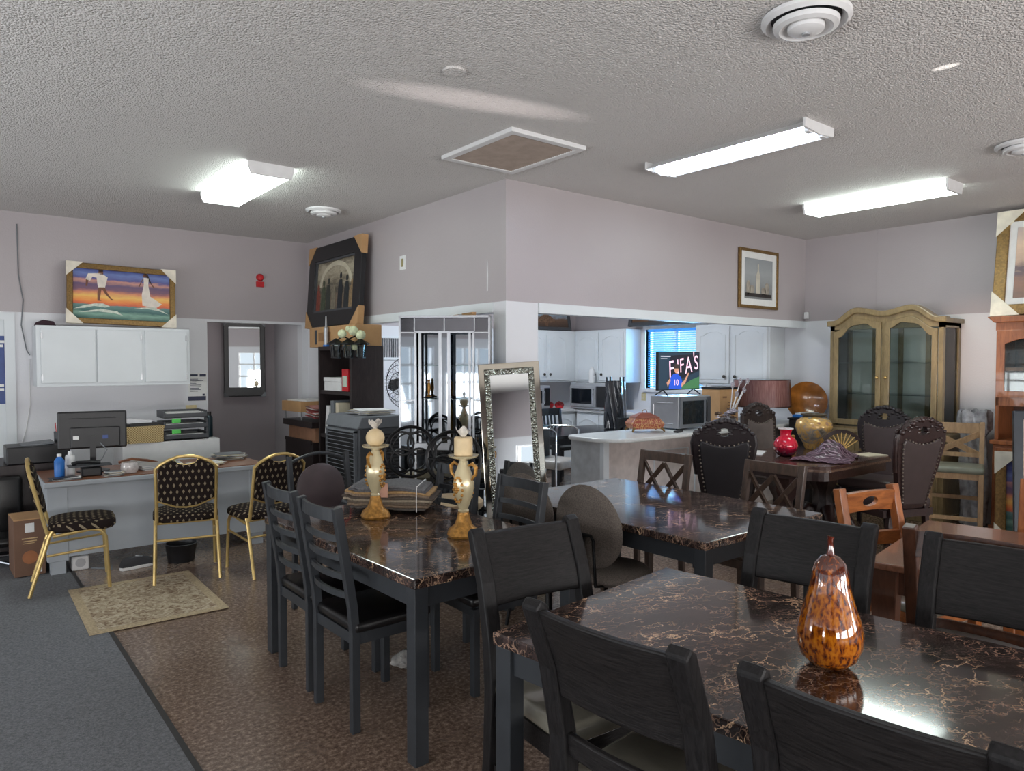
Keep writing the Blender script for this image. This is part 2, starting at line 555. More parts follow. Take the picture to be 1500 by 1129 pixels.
# door on the left of the back wall
d = MB()
d.bb((.5, WY - .02, 0), (.585, WY + .1, 2.12)); d.bb((-.505, WY - .02, 0), (-.42, WY + .1, 2.12)); d.bb((-.42, WY - .02, 2.05), (.5, WY + .1, 2.12))
door = struct(d.build('door_1', M['cabwhite']))
l = MB().bb((-.42, WY + .02, 0), (.5, WY + .06, 2.05)); leaf = l.build('door_panel', M['paper2'], door)
l = MB(); l.bb((.38, WY + .012, 0), (.5, WY + .02, 2.05)); l.bb((-.42, WY + .012, 0), (.38, WY + .02, .9)); l.build('door_rail', M['cabwhite'], door)
# blue sign on the door
t = thing('door_poster', (.25, WY + .01, 1.22), 0, 'blue poster with white lines of print taped on the white door', 'poster')
MB().bb((-.3, -.003, 0), (.255, .0, .67)).build('sheet', M['navy'], t)
p = MB()
for (x0, x1, z) in ((.1, .25, .6), (.15, .24, .56), (.02, .24, .17), (.05, .24, .13)):
    p.bb((x0, -.005, z), (x1, -.003, z + .025))
p.build('lettering', M['white'], t)
# hanging cable down the back wall
b = MB().tube([(.62, WY - .008, 3.0), (.625, WY - .01, 2.5), (.66, WY - .01, 2.25), (.64, WY - .01, 2.0), (.68, WY - .01, 1.75), (.705, WY - .01, 1.7)], .005, 6)
tag(b.build('wall_cable', M['midgrey']), 'thin grey cable hanging down the wall beside the door frame', 'cable')
b = MB().tube([(.70, WY - .008, 1.66), (.70, WY - .008, 1.2), (.66, WY - .008, .95), (.62, WY - .008, .8)], .004, 6)
tag(b.build('wall_cable', M['white']), 'pale cord running down the wall below the white wall cabinet', 'cable')

# ------------------------------------------------------------------ camera
cam = bpy.data.cameras.new('camera')
co = bpy.data.objects.new('camera', cam); COL.objects.link(co)
FPX = 1048.0
cam.sensor_width = 36.0
cam.lens = 36.0 * FPX / 1500
pitch = math.atan(32.5 / FPX)
yaw = math.atan2(0.7811870920221878, 0.6242969864238638)
co.location = (0, 0, 1.62)
co.rotation_euler = (PI / 2 - pitch, 0, yaw - PI / 2)
cam.clip_start = .05
S.camera = co

# ------------------------------------------------------------------ ceiling
M['tube'] = emit('lit_fluorescent_tube', (222, 236, 255), 26)
M['lens'] = emit('lit_acrylic_lens', (232, 246, 240), 11)
def wrap_light(loc, rz, w, ln, label):
    t = thing('ceiling_light', loc, rz, label, 'ceiling light', 'fluorescent ceiling lights')
    MB().box((0, 0, -.02), (w * .6, ln - .06, .04)).build('body', M['white'], t)
    poly = [(-w / 2, -.03), (-w / 2 + .02, -.085), (w / 2 - .02, -.085), (w / 2, -.03)]
    MB().prism(poly, ln - .04).build('lens', M['lens'], t)
    for s in (-1, 1):
        e = [(-w / 2 - .004, 0), (-w / 2 - .004, -.035), (-w / 2 + .016, -.092), (w / 2 - .016, -.092), (w / 2 + .004, -.035), (w / 2 + .004, 0)]
        MB().prism(e, .02, Matrix.Translation((0, s * (ln / 2 - .01), 0))).build('end_cap', M['white'], t)
    return t
wrap_light((1.98, 6.0, H), 0, .34, 1.25, 'wraparound fluorescent light with glowing white lens above the desk')
wrap_light((6.55, 2.98, H), 0, .30, 1.25, 'wraparound fluorescent light with glowing lens near the gold china cabinet')
t = thing('ceiling_light', (4.32, 2.96, H), 0, 'open shop light with two bare glowing tubes, brightest of the ceiling lights', 'ceiling light', 'fluorescent ceiling lights')
b = MB(); b.prism([(-.17, -.05), (-.1, 0), (.1, 0), (.17, -.05), (.165, -.052), (.09, -.012), (.03, -.012), (.0, -.06), (-.03, -.012), (-.09, -.012), (-.165, -.052)], 1.24)
b.build('reflector', M['white'], t)
for x in (-.085, .085):
    MB().tube([(x, -.59, -.045), (x, .59, -.045)], .02, 12).build('tube', M['tube'], t)
    for s in (-1, 1):
        MB().box((x, s * .605, -.04), (.05, .03, .06)).build('socket', M['white'], t)
for s in (-1, 1):
    MB().prism([(-.175, -.055), (-.175, 0), (.175, 0), (.175, -.055), (0, -.07)], .015, Matrix.Translation((0, s * .627, 0))).build('end_cap', M['white'], t)
# return air grille
t = thing('return_air_grille', (3.19, 3.99, H), 0, 'large rectangular ceiling grille with a dusty brown filter behind its slats', 'vent')
o_, i_ = [(-.33, -.41), (.33, -.41), (.33, .41), (-.33, .41)], [(-.275, -.355), (.275, -.355), (.275, .355), (-.275, .355)]
rot = Matrix.Rotation(R(-90), 4, 'X')
MB().ring(o_, i_, .03, Matrix.Translation((0, 0, -.013)) @ rot).build('frame', M['white'], t, bev=.004)
MB().bb((-.275, -.355, -.008), (.275, .355, -.002)).build('filter', plain('dusty_brown_filter', (120, 98, 88), .95, var=.2, vs=20), t)
b = MB()
for i in range(34):
    b.box((0, -.345 + i * .69 / 33, -.018), (.55, .003, .012), rot=(R(30), 0, 0))
b.build('slats', plain('grey_brown_slats', (150, 136, 126), .6), t)
def diffuser(x, y, r, label):
    t = thing('ceiling_diffuser', (x, y, H), 0, label, 'vent', 'round ceiling diffusers')
    MB().lathe([(r * .8, 0), (r, -.004), (r * 1.0, -.02), (r * .9, -.034), (r * .78, -.012), (r * .78, 0)]).build('outer_ring', M['white'], t)
    MB().lathe([(r * .45, -.01), (r * .74, -.03), (r * .72, -.05), (r * .6, -.058), (r * .45, -.04)]).build('middle_ring', M['white'], t)
    MB().lathe([(.005, -.03), (r * .42, -.035), (r * .4, -.062), (r * .3, -.072), (.005, -.074)]).build('center_cone', M['white'], t)
    MB().lathe([(.005, -.07), (.016, -.072), (.016, -.082), (.005, -.084)]).build('screw', M['silver'], t)
    MB().lathe([(.005, -.001), (r * .8, -.001), (r * .8, -.006), (.005, -.006)]).build('duct_shade_disc', M['dkgrey'], t)  # dark disc stands in for the shade up inside the diffuser
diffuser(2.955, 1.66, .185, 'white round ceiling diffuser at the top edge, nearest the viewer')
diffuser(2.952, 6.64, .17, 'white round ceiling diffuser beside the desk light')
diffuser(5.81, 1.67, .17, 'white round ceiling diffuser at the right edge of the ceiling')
b = MB().lathe([(.005, 0), (.06, 0), (.058, -.012), (.005, -.015)], (2.087, 3.087, H)); tag(b.build('ceiling_cover_plate', M['ceiling']), 'small round blank cover plate painted like the textured ceiling', 'cover plate')

# ------------------------------------------------------------------ light
w = bpy.data.worlds.new('sky'); S.world = w; w.use_nodes = True
bg = w.node_tree.nodes['Background']
bg.inputs['Color'].default_value = (.80, .90, 1.0, 1); bg.inputs['Strength'].default_value = 1.0
def area(name, loc, rot, sx, sy, e, c=(1, 1, 1), spread=180):
    L = bpy.data.lights.new(name, 'AREA'); L.shape = 'RECTANGLE'; L.size = sx; L.size_y = sy
    L.energy = e; L.color = c; L.spread = R(spread)
    o = bpy.data.objects.new(name, L); COL.objects.link(o); o.location = loc; o.rotation_euler = rot
    return o
for i, x in enumerate((-1.8, .8, 3.4, 5.95)):
    area('window_daylight', (x, FY - .75, .75), (R(90 + 24), 0, 0), 2.1, 1.4, 150, (1, .965, .94))
for i, y in enumerate((-1.8, .8, 3.4, 5.95)):
    area('window_daylight', (FX - .75, y, .75), (R(90 + 24), 0, R(-90)), 2.1, 1.4, 95, (.95, .975, 1))
area('kitchen_window_daylight', (WX + .5, 6.6, 1.7), (R(90), 0, R(90)), 1.2, 1.1, 130, (.36, .68, 1))
area('kitchen_fill_light', (5.6, 6.8, H - .05), (0, 0, 0), 1.2, .3, 60, (.86, .92, 1))  # added unseen lamp to brighten the kitchen, no fixture modelled
area('alcove_fill_light', (2.9, 8.95, 2.24), (0, 0, 0), .5, .3, 1.2, (1, .97, .95))  # added weak fill inside the alcove, no fixture there
# added mid-air spots standing in for sun reflected onto ceiling and right wall
def glint(loc, to, ang, e, c, sx=1.0, sy=1.0, roll=0.0, blend=.8):
    L = bpy.data.lights.new('glint_spot', 'SPOT'); L.energy = e; L.color = c; L.spot_size = R(ang); L.spot_blend = blend; L.shadow_soft_size = .01
    o = bpy.data.objects.new('glint_spot', L); COL.objects.link(o); o.location = loc
    q = (Vector(to) - Vector(loc)).to_track_quat('-Z', 'Y')
    o.rotation_euler = (q.to_matrix() @ Matrix.Rotation(roll, 3, 'Z')).to_euler()
    o.scale = (sx, sy, 1)
    return o
glint((3.4, 1.2, 1.3), (4.01, 1.495, H), 4, 160, (1, .96, .92), 1, .4, R(20), .3)
glint((2.3, 2.6, .8), (2.45, 3.36, H), 38, 90, (1, .88, .88), 1, .2, R(3), 1)
glint((-1.2, 2.15, 1.75), (8.26, 2.72, 1.75), 8, 900, (1, .70, .54), 1, 1, 0, 1)
S.view_settings.view_transform = 'Standard'; S.view_settings.look = 'None'
S.view_settings.exposure = 0.28; S.view_settings.gamma = 1.0
S.view_settings.use_curve_mapping = False
S.cycles.max_bounces = 8; S.cycles.transparent_max_bounces = 16
S.cycles.sample_clamp_indirect = 6.0
S.cycles.use_denoising = True
# ------------------------------------------------------------------ marble tables
def marble_table(loc, rz, L, W, hz, label, seed=0):
    # local: long side along y
    t = thing('dining_table', loc, rz, label, 'table')
    MB().box((0, 0, hz - .021), (W, L, .042), bev=.006).build('marble_top', M['marble'], t)
    a = MB()
    ix, iy = W / 2 - .035, L / 2 - .035
    for s in (-1, 1):
        a.box((s * ix, 0, hz - .085), (.022, 2 * iy, .085)); a.box((0, s * iy, hz - .085), (2 * ix, .022, .085))
    a.build('apron', M['slate'], t)
    for sx in (-1, 1):
        for sy in (-1, 1):
            MB().box((sx * (W / 2 - .04), sy * (L / 2 - .04), (hz - .042) / 2), (.065, .065, hz - .042), bev=.004).build('leg', M['slate'], t)
    return t
T1 = (1.895, 3.22, 0)
marble_table(T1, R(1.5), 1.56, .94, .765, 'dark marble topped dining table carrying the two candle holders and folded rugs')
T2 = (3.40, 2.89, 0)
marble_table(T2, 0, 1.62, 1.10, .76, 'dark marble topped dining table with nothing on it, behind the taupe oval chairs')
T3R = R(7)
T3 = (1.975, 1.04, 0)
marble_table(T3, T3R, 1.68, 1.02, .76, 'largest dark marble topped dining table, in front with the glass pear')

# ------------------------------------------------------------------ ladder-back chairs at the first table
def ladder_chair(loc, rz, label):
    t = thing('ladder_back_chair', loc, rz, label, 'chair', 'slate ladder back chairs at the candle table')
    w, d = .40, .40
    for s in (-1, 1):
        x = s * (w / 2 - .016)
        MB().sweep([(x, -d / 2 + .02, 0), (x, -d / 2 + .02, .44), (x, -d / 2 + .01, .56), (x, -d / 2 - .06, 1.0)], .032, .04).build('back_post', M['slate'], t, bev=.003)
        MB().box((x, d / 2 - .02, .215), (.036, .036, .43), bev=.003).build('leg', M['slate'], t)
    a = MB()
    for s in (-1, 1):
        a.box((s * (w / 2 - .016), 0, .415), (.022, d - .06, .05))
    a.box((0, d / 2 - .02, .415), (w - .05, .022, .05)); a.box((0, -d / 2 + .02, .415), (w - .05, .022, .05))
    a.build('seat_frame', M['slate'], t)
    MB().box((0, .01, .463), (w + .01, d + .0, .05), bev=.018, seg=3).build('seat', M['black_seat'], t, smooth=True)
    for i, z in enumerate((.965, .86, .775, .69, .605)):
        y = -d / 2 + .01 - .07 * (z - .56) / .44
        h = .055 if i == 0 else .026
        pts = [((w - .05) * (u - .5), y - .028 * (1 - (2 * u - 1) ** 2), z) for u in [k / 8 for k in range(9)]]
        MB().sweep(pts, h, .014, side=(0, 0, 1)).build('top_rail' if i == 0 else 'slat', M['slate'], t)
    return t
lc = ladder_chair((1.57, 3.035, 0), face(1, .02), 'slate ladder back chair nearest the viewer on the left side of candle table')
dup(lc, (1.585, 3.54, 0), face(1, .0), 'slate ladder back chair on the left side of candle table, nearer the desk')
dup(lc, (2.19, 2.98, 0), face(-1, .02), 'slate ladder back chair right of candle table, beside the taupe oval chair')
dup(lc, (2.18, 3.56, 0), face(-1, -.02), 'slate ladder back chair right of candle table, behind the nearer candle holder')

# chair at the far end: arched rail with a round upholstered back
t = thing('arched_back_chair', (2.01, 4.36, 0), face(.02, -1), 'dark chair with arched rail and round leather back at the far table end', 'chair')
w, d = .44, .40
for s in (-1, 1):
    x = s * (w / 2 - .014)
    MB().sweep([(x, -d / 2, 0), (x, -d / 2 + .02, .44), (x, -d / 2 - .07, 1.0)], .03, .036).build('back_post', M['slate'], t, bev=.003)
    MB().box((x, d / 2 - .02, .22), (.034, .034, .44), bev=.003).build('leg', M['slate'], t)
MB().tube([((w - .03) * (u - .5), -d / 2 - .065, .955 + .055 * math.sin(PI * u)) for u in [k / 12 for k in range(13)]], .011).build('arched_rail', M['slate'], t)
MB().lathe([(.001, -.018), (.15, -.018), (.172, -.008), (.172, .008), (.15, .018), (.001, .018)], (0, 0, 0), 32, mat=Matrix.Translation((0, -d / 2 - .03, .77)) @ Matrix.Rotation(R(98), 4, 'X')).build('round_back', plain('plum_brown_leather', (74, 62, 64), .4), t)
b = MB()
for s in (-1, 1): b.box((s * (w / 2 - .02), 0, .42), (.022, d - .04, .05))
b.box((0, d / 2 - .02, .42), (w - .04, .022, .05)); b.box((0, -d / 2 + .02, .42), (w - .04, .022, .05)); MB().box((0, -d / 2 - .005, .6), (w - .03, .016, .025)).build('lower_rail', M['slate'], t)
b.build('seat_frame', M['slate'], t)
MB().box((0, .01, .468), (w, d, .05), bev=.02, seg=3).build('seat', M['black_seat'], t, smooth=True)

# ------------------------------------------------------------------ plank-back chairs at the front table
def plank_chair(loc, rz, label):
    t = thing('plank_back_chair', loc, rz, label, 'chair', 'charcoal plank back chairs at the front table')
    w, d = .50, .43
    for s in (-1, 1):
        x = s * (w / 2 - .03)
        pts = [(x, -d / 2 - .03, 0), (x, -d / 2, .2), (x, -d / 2 + .015, .45), (x, -d / 2 - .0, .62), (x, -d / 2 - .045, .82), (x, -d / 2 - .11, .985), (x, -d / 2 - .125, 1.0)]
        MB().sweep(pts, .058, [.045, .05, .06, .056, .048, .044, .03]).build('back_post', M['dkwood_z'], t, bev=.008)
        MB().box((s * (w / 2 - .025), d / 2 - .03, .215), (.045, .045, .43), bev=.004).build('leg', M['dkwood_z'], t)
    def plank(za, zb, name, th):
        def mid(z):
            if z < .62: return -d / 2 + .015 - .015 * (z - .45) / .17
            if z < .82: return -d / 2 - .045 * (z - .62) / .2
            return -d / 2 - .045 - .075 * (z - .82) / .18
        b = MB()
        nu, nz = 8, 6
        def P_(u, v, o):
            z = za + (zb - za) * v
            return ((w - .11) * (u - .5), mid(z) - .018 * (1 - (2 * u - 1) ** 2) + o, z)
        F = [[[b.bm.verts.new(P_(i / nu, j / nz, o)) for j in range(nz + 1)] for i in range(nu + 1)] for o in (-th / 2, th / 2)]
        for i in range(nu):
            for j in range(nz):
                for q in (0, 1): b._face((F[q][i][j], F[q][i + 1][j], F[q][i + 1][j + 1], F[q][i][j + 1]))
            for j in (0, nz): b._face((F[0][i][j], F[0][i + 1][j], F[1][i + 1][j], F[1][i][j]))
        for i in (0, nu):
            for j in range(nz): b._face((F[0][i][j], F[0][i][j + 1], F[1][i][j + 1], F[1][i][j]))
        b.build(name, M['dkwood'], t, bev=.006, smooth=True)
    plank(.735, .985, 'back_plank', .026)
    plank(.56, .625, 'lower_rail', .022)
    a = MB()
    for s in (-1, 1): a.box((s * (w / 2 - .028), 0, .40), (.024, d - .06, .07))
    a.box((0, d / 2 - .03, .40), (w - .07, .024, .07)); a.box((0, -d / 2 + .01, .40), (w - .1, .024, .07))
    for s in (-1, 1): MB().box((s * (w / 2 - .028), 0, .17), (.02, d - .06, .03)).build('stretcher', M['dkwood'], t)
    a.build('seat_frame', M['dkwood'], t)
    b = MB().box((0, .03, .465), (w - .02, d - .0, .07), bev=.03, seg=4)
    b.build('seat', M['greyseat'], t, smooth=True)
    return t
pc = plank_chair((1.735, 1.80, 0), face(-.09, -1), 'charcoal plank back chair at the end of front table, by the taupe oval chair')
dup(pc, (1.545, 1.22, 0), face(1, .10), 'charcoal plank back chair nearest the viewer, pushed under the front table edge below the pear', )
dup(pc, (1.633, .634, 0), face(1, .10), 'charcoal plank back chair cut off by the bottom right corner of the picture')
dup(pc, (2.42, 1.445, 0), face(-1, -.14), 'charcoal plank back chair on the far side of front table, behind the glass pear')
dup(pc, (2.525, .80, 0), face(-1, -.14), 'charcoal plank back chair on the far side of front table, before the brown table')

# ------------------------------------------------------------------ oval-back chairs
def oval_chair(loc, rz, label):
    t = thing('oval_back_chair', loc, rz, label, 'chair', 'taupe oval back chairs')
    tilt = Matrix.Translation((0, -.20, .735)) @ Matrix.Rotation(R(98), 4, 'X')
    MB().lathe([(.001, -.032), (.17, -.03), (.208, -.018), (.222, 0), (.208, .018), (.17, .03), (.001, .032)], (0, 0, 0), 36, 1.0, 1.06, tilt).build('oval_back', M['ovalfab'], t)
    MB().lathe([(.001, .41), (.2, .412), (.225, .435), (.225, .455), (.2, .478), (.1, .487), (.001, .488)], (0, .02, 0), 36, 1.0, .98).build('seat', M['ovalfab'], t)
    for s in (-1, 1):
        MB().tube([(s * .17, -.2, 0), (s * .13, -.15, .40), (s * .13, -.05, .41)], .012).build('leg', M['blackmetal'], t)
        MB().tube([(s * .17, .2, 0), (s * .13, .15, .40), (s * .13, .05, .41)], .012).build('leg', M['blackmetal'], t)
    MB().tube([(-.075, -.1, .405), (-.075, -.235, .43), (-.075, -.258, .68), (-.06, -.26, .705), (.06, -.26, .705), (.075, -.258, .68), (.075, -.235, .43), (.075, -.1, .405)], .009).build('back_bracket', M['blackmetal'], t)
    MB().tube([(0, -.2, .42), (0, -.245, .46), (0, -.25, .70)], .012).build('back_bar', M['blackmetal'], t)
    return t
oc = oval_chair((2.925, 2.78, 0), face(1, .15), 'taupe upholstered oval back chair on black tube frame, standing in full view')
dup(oc, (2.93, 3.30, 0), face(1, .1), 'taupe oval back chair half hidden behind a slate ladder back chair')

# ------------------------------------------------------------------ x-back chairs on the far side of the empty marble table
def xback(loc, rz, label, wood_, seatm, H_=.97, seat=.46, w=.44, cells=2, name='lattice_back_chair', group='walnut lattice back chairs', stool=False):
    t = thing(name, loc, rz, label, 'stool' if stool else 'chair', group)
    d = .40
    rk = .07 if not stool else .05
    for s in (-1, 1):
        x = s * (w / 2 - .02)
        MB().sweep([(x, -d / 2, 0), (x, -d / 2 + .02, seat), (x, -d / 2 - rk, H_)], .042, .036).build('back_post', wood_, t, bev=.004)
        MB().box((s * (w / 2 - .022), d / 2 - .02, (seat - .04) / 2), (.044, .044, seat - .04), bev=.004).build('leg', wood_, t)
    def pt(u, v):
        z0_, z1_ = (seat + .2, H_ - .085) if not stool else (seat + .09, H_ - .11)
        z = z0_ + (z1_ - z0_) * v
        y = -d / 2 + .02 - (rk + .02) * (z - seat) / (H_ - seat)
        return Vector(((w - .08) * (u - .5), y, z))
    MB().sweep([pt(0, 1) + Vector((0, 0, .05)), pt(.5, 1) + Vector((0, -.008, .05)), pt(1, 1) + Vector((0, 0, .05))], .07 if not stool else .1, .024, side=(0, 0, 1)).build('top_rail', wood_, t, bev=.003)
    MB().sweep([pt(0, 0), pt(1, 0)], .04, .022, side=(0, 0, 1)).build('lower_rail', wood_, t)
    for c in range(cells):
        a, b = c / cells, (c + 1) / cells
        off = Vector((0, .004, 0))
        MB().sweep([pt(a, 0), pt(b, 1)], .034 if not stool else .055, .015, side=(0, .2, 1)).build('cross_bar', wood_, t)
        MB().sweep([pt(a, 1) + off, pt(b, 0) + off], .034 if not stool else .055, .015, side=(0, .2, 1)).build('cross_bar', wood_, t)
    a = MB()
    for s in (-1, 1): a.box((s * (w / 2 - .022), 0, seat - .07), (.022, d - .06, .06))
    a.box((0, d / 2 - .02, seat - .07), (w - .06, .022, .06)); a.box((0, -d / 2 + .02, seat - .07), (w - .06, .022, .06))
    if stool:
        for s in (-1, 1): MB().box((s * (w / 2 - .022), 0, .26), (.024, d - .05, .035)).build('stretcher', wood_, t)
        MB().box((0, d / 2 - .02, .2), (w - .06, .024, .035)).build('stretcher', wood_, t); MB().box((0, -d / 2 + .015, .34), (w - .06, .024, .035)).build('stretcher', wood_, t)
    a.build('seat_frame', wood_, t)
    MB().box((0, .015, seat - .015), (w + .01, d + .01, .06), bev=.025, seg=3).build('seat', seatm, t, smooth=True)
    return t
xb = xback((3.88, 3.37, 0), face(-1, -.05), 'walnut lattice back chair behind the empty marble table, beside black carved chair', M['xwood'], M['xseat'])
dup(xb, (3.99, 2.58, 0), face(-1, .04), 'walnut lattice back chair behind the empty marble table, below the red vase')
xback((7.42, 2.63, 0), face(-.86, -.28), 'tall pale oak counter stool with X back and sage seat before china cabinet', M['palewood'], M['greenseat'], 1.06, .66, .46, 1, 'counter_stool', None, True)

# ------------------------------------------------------------------ brown table and its chairs
T4R = math.atan2(.16, 1.0)
def t4(x, y): # table-local to world: x along the end edge, y away from the end (towards -Y)
    c, s = math.cos(T4R), math.sin(T4R)
    return (3.15 + c * x + s * y, 1.455 + s * x - c * y)
c4 = t4(.54, .80)
t = thing('dining_table', (c4[0], c4[1], 0), T4R, 'satin brown wooden table with thick tapered legs at the right edge', 'table')
MB().box((0, 0, .745), (1.10, 1.60, .03), bev=.006).build('table_top', M['t4top'], t)
a = MB()
for s in (-1, 1): a.box((s * .48, 0, .675), (.024, 1.44, .11)); a.box((0, s * .73, .675), (.98, .024, .11))
a.build('apron', M['brownx'], t)
for sx in (-1, 1):
    for sy in (-1, 1):
        x, y = sx * .485, sy * .735
        MB().sweep([(x, y, 0), (x, y, .62), (x, y, .73)], [.06, .10, .10], [.06, .10, .10]).build('leg', M['brownx'], t, bev=.004)
def brown_chair(loc, rz, label, wp, wx, seatm, hole=False, group=None, rails=((.88, .97), (.66, .735))):
    t = thing('wooden_chair', loc, rz, label, 'chair', group)
    w, d = .44, .42
    for s in (-1, 1):
        x = s * (w / 2 - .02)
        MB().sweep([(x, -d / 2 - .02, 0), (x, -d / 2 + .01, .45), (x, -d / 2 - .01, .62), (x, -d / 2 - .085, 1.0)], .045, .05).build('back_post', wp, t, bev=.005)
        MB().box((s * (w / 2 - .025), d / 2 - .025, .215), (.045, .045, .43), bev=.004).build('leg', wp, t)
    for k, (za, zb) in enumerate(rails):
        zm = (za + zb) / 2
        y = -d / 2 - .01 - .075 * (zm - .62) / .38
        m = Matrix.Translation((0, y, zm)) @ Matrix.Rotation(R(-10), 4, 'X')
        hw, hh = w / 2 - .04, (zb - za) / 2
        n = 32
        outer = []
        for i in range(n):
            a_ = 2 * PI * i / n
            ca, sa = math.cos(a_), math.sin(a_)
            q = max(abs(ca), abs(sa))
            outer.append((hw * ca / q, hh * sa / q + (.012 if sa < 0 else .006) * (1 - (ca / q) ** 2)))
        if hole and k == 0:
            MB().ring(outer, circ(0, .005, .055, .03, n), .024, m).build('top_rail', wx, t, bev=.002)
        else:
            MB().prism(outer, .024, m).build('top_rail' if k == 0 else 'lower_rail', wx, t, bev=.002)
    a = MB()
    for s in (-1, 1): a.box((s * (w / 2 - .025), 0, .405), (.024, d - .06, .06)); MB().box((s * (w / 2 - .025), 0, .16), (.02, d - .06, .03)).build('stretcher', wx, t)
    a.box((0, d / 2 - .025, .405), (w - .07, .024, .06)); a.box((0, -d / 2 + .02, .405), (w - .07, .024, .06))
    a.build('seat_frame', wx, t)
    MB().box((0, .02, .46), (w, d, .055), bev=.022, seg=3).build('seat', seatm, t, smooth=True)
    return t
oakc = brown_chair((3.86, 1.545, 0), face(-.26, -.96), 'honey oak chair with an oval hole in its top rail, at brown table end', M['oak'], M['oakx'], M['greyseat'], True, rails=((.855, .975), (.665, .75)))
x_, y_ = t4(-.08, .52)
oakc.scale = (1, 1, .95)
brown_chair((3.21, 1.02, 0), face(1, .15), 'dark brown wooden chair between the charcoal plank chairs and the brown table', M['brownx'], M['brown'], plain('light_grey_seat_vinyl', (168, 168, 166), .4), rails=((.88, .98), (.6, .64)))
brown_chair((4.27, 1.02, 0), face(-1, -.15), 'reddish brown wooden chair on the far side of brown table, at picture edge', M['oak'], M['oakx'], M['greyseat'], rails=((.88, .97), (.70, .80)))

# ------------------------------------------------------------------ gold banquet chairs
def banquet(loc, rz, label):
    t = thing('banquet_chair', loc, rz, label, 'chair', 'gold framed banquet chairs at the desk')
    w, d = .42, .40
    # side frames: rear leg + back upright in one tube, front leg + seat rail
    for s in (-1, 1):
        x = s * w / 2
        MB().tube([(x * 1.05, -d / 2 - .09, 0), (x, -d / 2 + .03, .40), (x, -d / 2 + .05, .44)], .0125).build('leg', M['gold'], t)
        MB().tube([(x * 1.03, d / 2 - .01, 0), (x, d / 2 - .03, .37), (x, d / 2 - .06, .415), (x, d / 2 - .12, .43), (x, -d / 2 + .05, .40)], .0125).build('leg', M['gold'], t)
        MB().tube([(x, d / 2 - .025, .30), (x, -d / 2 + .015, .27)], .009).build('side_stretcher', M['gold'], t)
    MB().tube([(-w / 2, -d / 2 + .0, .30), (w / 2, -d / 2 + .0, .30)], .009).build('rear_stretcher', M['gold'], t)
    MB().tube([(-w / 2, -d / 2 + .06, .415), (w / 2, -d / 2 + .06, .415)], .010).build('seat_rail', M['gold'], t)
    # back: flat-sided outline with a cambered top
    def bk(z): return -d / 2 + .02 - .115 * (z - .42) / .5
    up = []
    hw = w / 2 - .01
    half = [(hw, .42), (hw, .60), (hw + .004, .84), (hw - .03, .872), (hw - .09, .905), (.05, .925), (0, .928)]
    left = [(-a, z) for a, z in half]
    path = left + half[::-1][1:]
    MB().tube([(a, bk(z), z) for a, z in path], .0125).build('back_frame', M['gold'], t)
    pan = [(-hw + .012, .60), (-hw + .014, .845), (-hw + .05, .868), (-.1, .895), (-.075, .896), (-.06, .872), (0, .862), (.06, .872), (.075, .896), (.1, .895), (hw - .05, .868), (hw - .014, .845), (hw - .012, .60), (.07, .552), (0, .545), (-.07, .552)]
    m = Matrix(((1, 0, 0, 0), (0, 1, -.23, -d / 2 + .02 + .23 * .42), (0, 0, 1, 0), (0, 0, 0, 1)))
    MB().prism(pan, .045, m).build('back_pad', M['dots'], t, bev=.01)
    low = [(-hw + .01, .598), (-.07, .548), (0, .541), (.07, .548), (hw - .01, .598)]
    MB().tube([(a, bk(z) - .004, z) for a, z in low], .010).build('lower_back_rail', M['gold'], t)
    MB().tube([(a, bk(z), z) for a, z in [(-.08, .905), (-.066, .874), (0, .862), (.066, .874), (.08, .905)]], .006).build('hand_hold_trim', M['gold'], t)
    # padded seat, rounded front
    prof = []
    n = 28
    out = []
    for i in range(n):
        a_ = 2 * PI * i / n
        ca, sa = math.cos(a_), math.sin(a_)
        k = (abs(ca) ** 4.5 + abs(sa) ** 4.5) ** (-1 / 4.5)
        out.append((ca * k * (w / 2 + .018), sa * k * (d / 2 + .012) + .03))
    b = MB()
    rings = []
    for sc, z in ((.93, .42), (1.0, .435), (1.0, .462), (.95, .482), (.75, .496), (.3, .502), (.02, .503)):
        rings.append([b.bm.verts.new((x * sc, (y - .03) * sc + .03, z)) for x, y in out])
    for A, B in zip(rings, rings[1:]):
        for i in range(n): b._face((A[i], A[(i + 1) % n], B[(i + 1) % n], B[i]))
    b._face(rings[0][::-1]); b._face(rings[-1]); b.smooth = True
    b.build('seat', M['dots'], t)
    return t
bc = banquet((.76, 6.02, .0165), face(1, -.12), 'gold framed banquet chair in side view beside the brown carton, left of desk')
dup(bc, (1.455, 5.84, .0165), face(.22, 1), 'gold framed banquet chair with its back to the viewer, before the grey desk')
dup(bc, (1.99, 5.66, 0), face(-.12, 1), 'gold framed banquet chair half hidden behind the slate ladder back chairs')
# ------------------------------------------------------------------ office corner
t = thing('wall_cabinet', (1.43, WY - .012, 1.39), 0, 'white three door wall cabinet above the desk, painting standing on top', 'cabinet')
MB().bb((-.70, -.34, 0), (.70, 0, .60)).build('body', M['cabwhite'], t, bev=.003)
for i, (a, c) in enumerate(((-.665, -.20), (-.185, .225), (.255, .665))):
    dr = MB().bb((a, -.36, .035), (c, -.341, .57)).build('door', M['cabwhite'], t, bev=.003)
    hx = a + .008 if i == 0 else c - .008
    for z in (.09, .5):
        MB().bb((hx - .008, -.366, z - .03), (hx + .008, -.36, z + .03)).build('hinge', M['silver'], dr)

